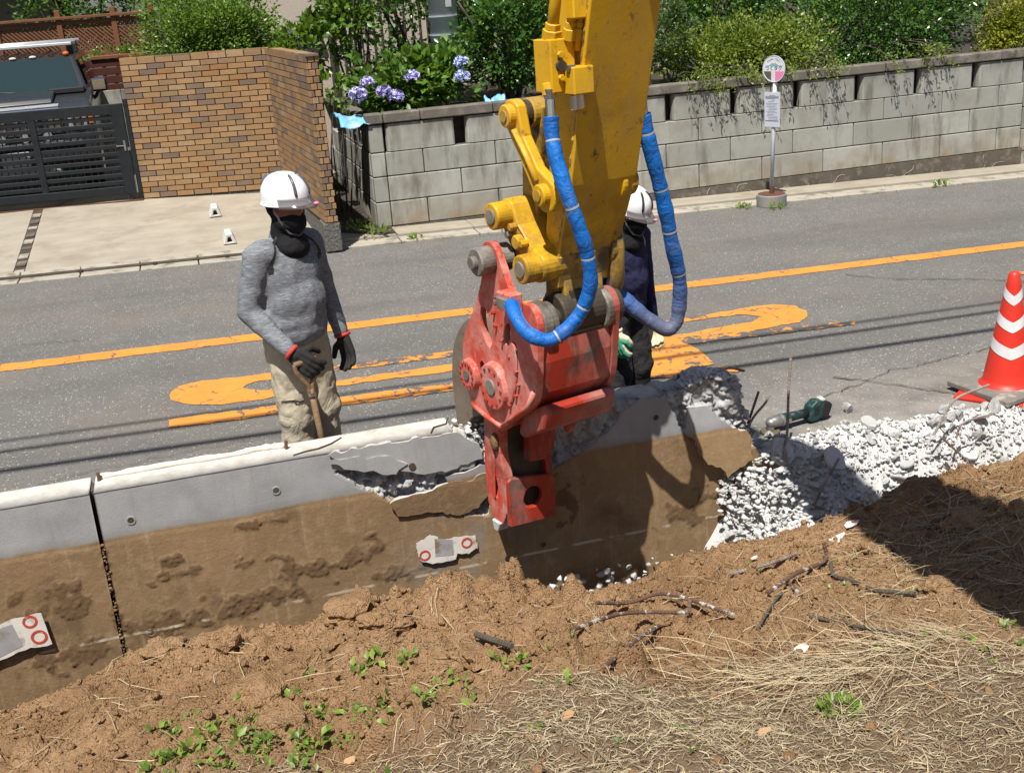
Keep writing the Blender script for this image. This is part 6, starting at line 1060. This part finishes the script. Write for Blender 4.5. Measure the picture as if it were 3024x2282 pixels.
def bloom(x, y, z, r, blue, seed):
    rng = np.random.default_rng(seed); n = 190; d = rng.normal(size=(n, 3)); d[:, 2] = np.abs(d[:, 2])*1.0-.35*np.abs(rng.normal(size=n)); d /= np.linalg.norm(d, axis=1)[:, None]; P = np.array([x, y, z])+d*r*np.array([1, 1, .85]); leaves('flower_head', P, np.cross(d, rng.normal(size=(n, 3)))+d*.15, np.full(n, r*.48), 'petal', hy, seed, np.array([[-.5, 0, 0], [0, .5, .1], [0, 0, 0.06], [0, -.5, .1], [.5, 0, 0]]), rng.random(n)*.9, 0, {'blue': np.full(n, blue)})
for i, (x, z, r, bl) in enumerate(((2.03, 1.50, .095, .1), (2.16, 1.62, .075, .25), (2.33, 1.51, .08, .15), (2.46, 1.44, .09, .2), (2.67, 1.64, .085, .3), (3.28, 1.75, .08, .9), (3.26, 1.59, .085, 1.0))): bloom(x, 13.36+(.05 if i in (1, 5) else 0), z, r, bl, 900+i)
bush('camellia', 'dark glossy camellia between the utility pole and the arm', (4.12, 14.45, 2.02), (.85, .55, .72), 5200, 'leaf_camellia', .075, 'tree', 130, 90, LEAF, (1.0, 6, .05), shell=.35); bush('camellia', 'dark evergreen filling the gap behind the utility pole', (3.35, 15.9, 2.2), (1.1, .6, 1.0), 5000, 'leaf_camellia', .08, 'tree', 133, 80, LEAF, (1.0, 5, .05)); bush('camellia', 'dark camellia behind the yellow arm', (5.3, 15.2, 2.1), (.9, .6, .9), 4200, 'leaf_camellia', .075, 'tree', 136, 80, LEAF, (1.0, 5, .05))
bush('camellia', 'glossy evergreen rising behind the pale azalea', (7.2, 15.2, 2.1), (1.15, .6, .85), 6500, 'leaf_camellia', .07, 'tree', 139, 100, LEAF, (1.0, 6, .05)); bush('feathery_shrub', 'feathery grey-green shrub just right of the arm', (6.05, 13.8, 1.82), (.36, .28, .52), 2600, 'leaf_feather', .06, 'shrub', 142, 36, LEAFN, (1.0, 5, .012))
bush('azalea', 'pale green azalea spilling over the block wall around the bus stop sign', (7.15, 13.8, 1.52), (1.22, .48, .42), 15000, 'leaf_azalea', .050, 'shrub', 145, 210, LEAF, (1.0, 12, .012), shell=.3, zmin=1.2)
az = [o for o in bpy.data.objects if o.name == 'azalea'][0]
rg = random.Random(4)
for i in range(46):   # sprays hanging over the coping
    x = rg.uniform(6.0, 9.6); z = rg.uniform(1.24, 1.45); e = Vector((x+rg.uniform(-.1, .25), 12.93+rg.uniform(-.09, .1), z-rg.uniform(.0, .12))); s0 = Vector((x, 13.42, z+.1)); m = MB(); m.tube([s0, (s0+e)/2+Vector((0, 0, .05)), e], [.006, .004, .002], 5); m.build('twig', 'bark', az); n = 34; rng = np.random.default_rng(i); tt = rng.uniform(.45, 1.05, n)[:, None]; P = np.array(s0)*(1-tt)+np.array(e)*tt+rng.normal(0, .03, (n, 3)); leaves('spray', P, rng.normal(0, 1, (n, 3))+np.array([.2, -.6, .3]), rng.uniform(.035, .06, n), 'leaf_azalea', az, i+60, LEAFN)['kind'] = 'stuff'
bush('clipped_hedge', 'large dark glossy clipped hedge above the wall at right', (9.55, 14.5, 1.78), (1.42, .85, .92), 13500, 'leaf_camellia', .062, 'hedge', 150, 200, LEAF, (1.0, 6, .04), shell=.55); bush('golden_shrub', 'yellow-green shrub at the right edge above the wall', (11.75, 14.2, 1.5), (1.05, .6, .62), 9000, 'leaf_gold', .055, 'shrub', 153, 130, LEAF, (1.0, 8, .015), shell=.3)
for i, (x, y, z, r) in enumerate(((5.8, 17.2, 2.4, (1.5, .7, 1.6)), (8.6, 17.2, 2.4, (1.6, .7, 1.6)), (11.6, 17.0, 2.3, (1.7, .7, 1.5)))): bush('evergreen_tree', ('broad evergreen far behind the arm', 'broad evergreen behind the azalea', 'broad evergreen behind the clipped hedge')[i], (x, y, z), r, 5200, 'leaf_camellia', .10, 'tree', 160+i*3, 90, LEAF, (1.0, 5, .07))
for i, (x, y, z, r) in enumerate(((-1.1, 22.3, 2.9, (1.5, .8, 1.0)), (1.0, 20.6, 2.3, (1.1, .7, 1.3)), (-3.6, 22, 3.2, (1.1, .7, 1.0)))): bush('background_tree', ('dark tree above the middle of the lattice fence', 'dark tree right of the lattice fence', 'dark tree above the car roof rack')[i], (x, y, z), r, 4200, 'leaf_camellia', .09, 'tree', 170+i*3, 80, LEAF, (.5, 6, .05))
bush('planter_greenery', 'low green planting in the timber planter', (-.75, 19.6, 1.99), (.5, .15, .07), 500, 'leaf_bright', .05, 'plant', 180, 24)
def roadside(label, x, y, z, s, n, seed): rng = np.random.default_rng(seed); P = np.array([x, y, z])+rng.normal(0, 1, (n, 3))*np.array([s, s*.5, .0])+np.array([0, 0, 1.])*rng.uniform(0, s*.8, n)[:, None]; o = leaves('roadside_weed', P, rng.normal(0, .5, (n, 3))+np.array([0, 0, 1.]), rng.uniform(.04, .09, n), 'leaf_weed', None, seed, LEAFN); tag(o, label, 'weed')
roadside('weed clump growing at the foot of the block wall corner', 1.95, 12.75, .02, .08, 60, 201); roadside('dark weeds in the alley beside the brick footing', 1.75, 13.0, .03, .12, 80, 202); roadside('small weed in the gutter left of the arm', 3.45, 12.45, -.08, .05, 34, 203); roadside('tiny weed in the gutter below the block wall corner', 2.35, 12.5, -.05, .04, 24, 204); roadside('grass tuft left of the bus stop base', 6.35, 12.38, -.16, .06, 30, 205); roadside('grass tuft in front of the bus stop base', 6.65, 12.12, -.165, .05, 24, 206); roadside('grass tuft in the gutter near the right edge', 9.1, 12.42, -.22, .06, 30, 207); roadside('weed at the road edge below the hose', 4.9, 12.4, -.12, .05, 20, 208)
# ------------------------------------------------------------------ street furniture and small things
bs = thing('bus_stop_sign', 'taxi stop sign with oval plate and timetable on a grey drum base', 'sign', (6.70, 12.35, zr(6.7)))
bz = zr(6.7); m = MB(); m.cyl((6.70, 12.35, bz), (6.70, 12.35, bz+.145), .178, n=40); m.build('drum_base', 'drum_grey', bs, bev=.012, seg=2); m = MB(); m.cyl((6.70, 12.35, bz+.143), (6.70, 12.35, bz+.150), .160, n=32); m.build('drum_top', 'rust', bs); m = MB(); m.box((6.715, 12.168, bz+.075), (.012, .012, .13)); m.build('drum_seam', 'drum_grey', bs)
m = MB(); m.cyl((6.70, 12.35, bz+.14), (6.70, 12.35, bz+.24), .027, n=14); m.build('pole_foot', 'rust', bs); m = MB(); m.tube([(6.70, 12.35, bz+.23), (6.725, 12.35, .8), (6.745, 12.35, 1.55)], .024, 14); m.build('pole', 'pole_white', bs, smooth=True)
na = rad(-152); SN = Vector((math.cos(na), math.sin(na), 0)); SXv = Vector((-SN.y, SN.x, 0))
def SG(c): return lambda x, y, z: tuple(Vector(c)+SXv*x+Vector((.012*0, 0, 1))*y+SN*z)
dc = (6.742, 12.35, 1.425); sg = SG(dc); m = MB(); m.prism(circ(.148, 40), .026, .032, sg); pd = m.build('oval_plate', 'sign_white', bs); LOCS[pd.name] = (0, 0, 0); m = MB(); m.ring(circ(.150, 40), circ(.143, 40), .024, .035, sg); m.build('plate_rim', 'pole_white', pd)
def arc_seg(y0, y1, x0=-1, x1=1, r=.140, n=14):
    pts = []; a0 = math.asin(max(min(y0/r, 1), -1)); a1 = math.asin(max(min(y1/r, 1), -1))
    R_ = [(r*math.cos(a), r*math.sin(a)) for a in np.linspace(a0, a1, n)]; L_ = [(-x, y) for x, y in reversed(R_)]; return [(min(x, x1), y) for x, y in R_]+[(max(x, x0), y) for x, y in L_]
m = MB(); m.prism([(-.118, .028), (.118, .028), (.118, .036), (.06, .040), (.045, .052), (.02, .066), (0, .058), (-.02, .068), (-.05, .05), (-.06, .040), (-.118, .036)], .0322, .0332, sg); m.build('mountain_emblem', 'sign_teal', pd)
m = MB(); m.prism(arc_seg(-.135, -.028, .02, 1), .0322, .0332, sg); m.build('pink_panel', 'sign_pink', pd); m = MB(); m.prism([(-.136, -.028), (-.035, -.028), (-.035, -.132), (-.09, -.106), (-.125, -.06)], .0322, .0332, sg); m.build('brown_panel', 'disc_brown', pd)
text_mesh('つくタク', .058, 'ink', lambda x, y, z: sg(x, y+.002, .0335+z), pd, 'lettering', .0004)
for i, ch in enumerate('TSUKU TAXI'):
    a = rad(90+46-i*92/9); text_mesh(ch, .026, 'ink', (lambda a: lambda x, y, z: sg(.110*math.cos(a)+x*math.sin(a)+y*math.cos(a), .110*math.sin(a)-x*math.cos(a)+y*math.sin(a), .0335+z))(a), pd, 'lettering', .0004) if ch != ' ' else None
tg = SG((6.722, 12.35, .965)); m = MB(); m.prism([(-.105, -.20), (.105, -.20), (.105, .20), (-.105, .20)], .026, .034, tg); tb = m.build('timetable', 'paper_grey', bs, bev=.002); LOCS[tb.name] = (0, 0, 0)
rg = random.Random(3); m = MB()
for i in range(17):
    w = rg.uniform(.05, .16); y = .165-i*.018; x = rg.uniform(-.02, .02); m.prism([(x-w/2, y), (x+w/2, y), (x+w/2, y-.006), (x-w/2, y-.006)], .0345, .035, tg)
m.prism([(-.09, .155), (.09, .155), (.09, .13), (-.09, .13)], .0345, .0352, tg); kind(m.build('printed_lines', 'paper_ink', tb), 'stuff'); m = MB(); m.prism([(-.09, -.125), (.09, -.125), (.09, -.133), (-.09, -.133)], .0345, .0352, tg); m.build('printed_rule', 'ink', tb)
# traffic cone
cc = Vector((4.80, 5.78, zr(4.80)+.0)); CS = 1.08; cn = thing('traffic_cone', 'red traffic cone with white chevron bands at the right edge', 'cone', tuple(cc))
cq = lambda x, y, z: (cc.x+x*CS, cc.y+y*CS, cc.z+z*CS)
def cone_r(z): return .135-(.135-.028)*min(z/.66, 1)
m = MB(); pf = [(.165, .05), (.155, .075), (.140, .085)]+[(cone_r(z), .085+z) for z in np.linspace(.02, .64, 12)]+[(.022, .74), (.010, .745)]; n = 36; V = []
for r, z in pf: V += [cq(r*math.cos(2*math.pi*j/n), r*math.sin(2*math.pi*j/n), z) for j in range(n)]
m.add(V, [(i*n+j, i*n+(j+1) % n, (i+1)*n+(j+1) % n, (i+1)*n+j) for i in range(len(pf)-1) for j in range(n)]+[tuple((len(pf)-1)*n+j for j in range(n))]); m.build('cone_body', 'cone_red', cn, smooth=True)
for zc_, hb in ((.50, .055), (.345, .06), (.19, .065)):
    m = MB(); nn = 48; V = []
    for k in (0, 1):
        for j in range(nn): th = 2*math.pi*j/nn; zz = zc_+.03*abs(((th*2/math.pi+.35) % 2)-1)*2-.03+hb*k; r = cone_r(zz)+.003; V.append(cq(r*math.cos(th), r*math.sin(th), .085+zz))
    m.add(V, [(j, (j+1) % nn, nn+(j+1) % nn, nn+j) for j in range(nn)]); m.build('chevron_band', 'cone_white', cn, smooth=True)
R3 = Matrix.Rotation(rad(8), 3, 'Z') @ Matrix.Rotation(rad(-3), 3, 'Y'); m = MB(); m.box(cc+Vector((0, 0, .066)), (.50, .50, .038), R3); m.build('rubber_weight', 'cone_base', cn, bev=.008, seg=2); m = MB(); m.box(cc+Vector((-.02, 0, .022)), (.48, .48, .028), Matrix.Rotation(rad(38), 3, 'Z')); m.build('base_plate', 'cone_red', cn, bev=.01, seg=2)
# angle grinder
gr0 = Vector((3.13, 5.76, zr(3.13))); gx = Vector((math.cos(rad(12)), math.sin(rad(12)), 0)); gy = Vector((-gx.y, gx.x, 0))
ag = thing('angle_grinder', 'teal cordless angle grinder lying on the road beside the broken wall', 'grinder', tuple(gr0))
def AG(x, y, z): p = gr0+gx*x+gy*y; return Vector((p.x, p.y, p.z+z))
m = MB(); m.tube([AG(.06, 0, .062), AG(.10, 0, .064), AG(.14, 0, .066), AG(.27, 0, .062)], [.034, .036, .030, .026], 16); m.build('motor_housing', 'grinder_teal', ag, smooth=True); m = MB(); m.tube([AG(.13, 0, .066), AG(.20, 0, .065), AG(.275, 0, .06)], [.031, .027, .028], 16); m.build('rubber_grip', 'grinder_black', ag, smooth=True)
m = MB(); m.tube([AG(-.03, 0, .058), AG(.0, 0, .064), AG(.04, 0, .066), AG(.075, 0, .064)], [.016, .033, .037, .036], 16); m.ell(AG(.0, 0, .066), (.036, .034, .030)); m.build('gear_head', 'grinder_metal', ag, smooth=True); m = MB(); m.tube([AG(.064, 0, .064), AG(.082, 0, .064)], .040, 18); m.build('head_flange', 'grinder_metal', ag, bev=.003)
m = MB(); m.cyl(AG(-.005, 0, .052), AG(-.005, 0, .020), .024, n=18); m.build('spindle', 'grinder_metal', ag, bev=.002); m = MB(); m.cyl(AG(-.01, 0, .020), AG(-.01, 0, .008), .058, .062, 32); m.build('disc', 'disc_brown', ag, bev=.003)
m = MB(); m.prism([(.265, .02), (.285, .105), (.335, .135), (.39, .12), (.375, .03), (.34, .005), (.29, .005)], -.036, .036, lambda x, z, y: tuple(AG(x, y, z))); m.build('rear_housing', 'grinder_teal', ag, bev=.010, seg=2); m = MB(); m.prism([(.355, .015), (.385, .115), (.43, .105), (.45, .085), (.42, .015)], -.040, .040, lambda x, z, y: tuple(AG(x, y, z))); m.build('battery', 'grinder_black', ag, bev=.008, seg=2)
for i in range(4): m = MB(); m.prism([(.305+i*.001, .045+i*.014), (.345+i*.001, .055+i*.014), (.345, .060+i*.014), (.305, .050+i*.014)], -.0385, -.036, lambda x, z, y: tuple(AG(x, y, z))); m.build('vent', 'grinder_black', ag)
m = MB(); m.box(AG(.385, 0, .128), (.03, .05, .012)); m.build('battery_label', 'paper_white', ag); m = MB(); m.box(AG(.10, -.033, .062), (.05, .004, .018)); m.build('maker_plate', 'grinder_metal', ag)
# wheel stops
for (x, y, lab) in ((.285, 14.40, 'white concrete wheel stop nearer the brick wall'), (.37, 13.2, 'white concrete wheel stop nearer the road')):
    z = drive_z(x, y)-.005; w = thing('wheel_stop', lab, 'wheel stop', (x, y, z), 'wheel stops on the driveway'); m = MB()
    def WS(a, b, h): return (x+a, y+b, z+h)
    pr_ = [(-.075, 0), (.075, 0), (.035, .115), (-.035, .115)]; inn = [(-.030, .018), (.030, .018), (.014, .075), (-.014, .075)]; m.ring(pr_, inn, -.16, .16, lambda a, h, b: WS(a, b+.0, h)); m.build('body', 'wheelstop', w, bev=.008); m = MB(); m.prism(inn, -.10, .10, lambda a, h, b: WS(a, b, h)); m.build('hollow_shade', 'grease_shade', w)  # dark plug painted as the shade inside the opening
# tarps
def tarp(label, c, sx, sy, seed):
    rng = np.random.default_rng(seed); n = 14; xs = np.linspace(-1, 1, n); X, Y = np.meshgrid(xs, xs, indexing='ij'); Z = .10*fbm(X, Y, 1.6, seed, 4)-.10*np.clip(-Y-.1, 0, 1)**1.3; ed = 1+.12*fbm(X, Y, 2, seed+5, 2); V = np.stack([c[0]+X*sx*ed, c[1]+Y*sy*ed, c[2]+Z], 2).reshape(-1, 3); I = np.arange(n*n).reshape(n, n); f = np.stack([I[:-1, :-1], I[1:, :-1], I[1:, 1:], I[:-1, 1:]], 2).reshape(-1, 4); o = npmesh('blue_tarp', V, f, 'tarp_blue', smooth=False); s_ = o.modifiers.new('s', 'SOLIDIFY'); s_.thickness = .006; tag(o, label, 'tarp')
tarp('crumpled light blue sheet on the wall corner beside the hydrangea', (1.93, 13.38, 1.26), .17, .26, 3); tarp('small piece of blue sheet on the coping left of the arm', (3.62, 13.32, 1.33), .12, .08, 5)
# overhead lines: only their shadows cross the road
for i, (y, z) in enumerate(((3.96, 6.6), (4.22, 6.9), (4.38, 7.0))):
    m = MB(); m.tube([(x, y+.004*(x-3)*(1 if i else -1), z+.004*(x-4)**2*.5) for x in np.linspace(-14, 20, 18)], (.034, .028, .02)[i], 6); o = m.build('power_line', 'wire_black'); tag(o, ('lowest black overhead cable above the road', 'middle black overhead cable above the road', 'thinnest black overhead cable above the road')[i], 'cable')
c = S.cycles; c.max_bounces = 5; c.diffuse_bounces = 3; c.glossy_bounces = 2; c.transmission_bounces = 2; c.transparent_max_bounces = 6; c.caustics_reflective = False; c.caustics_refractive = False
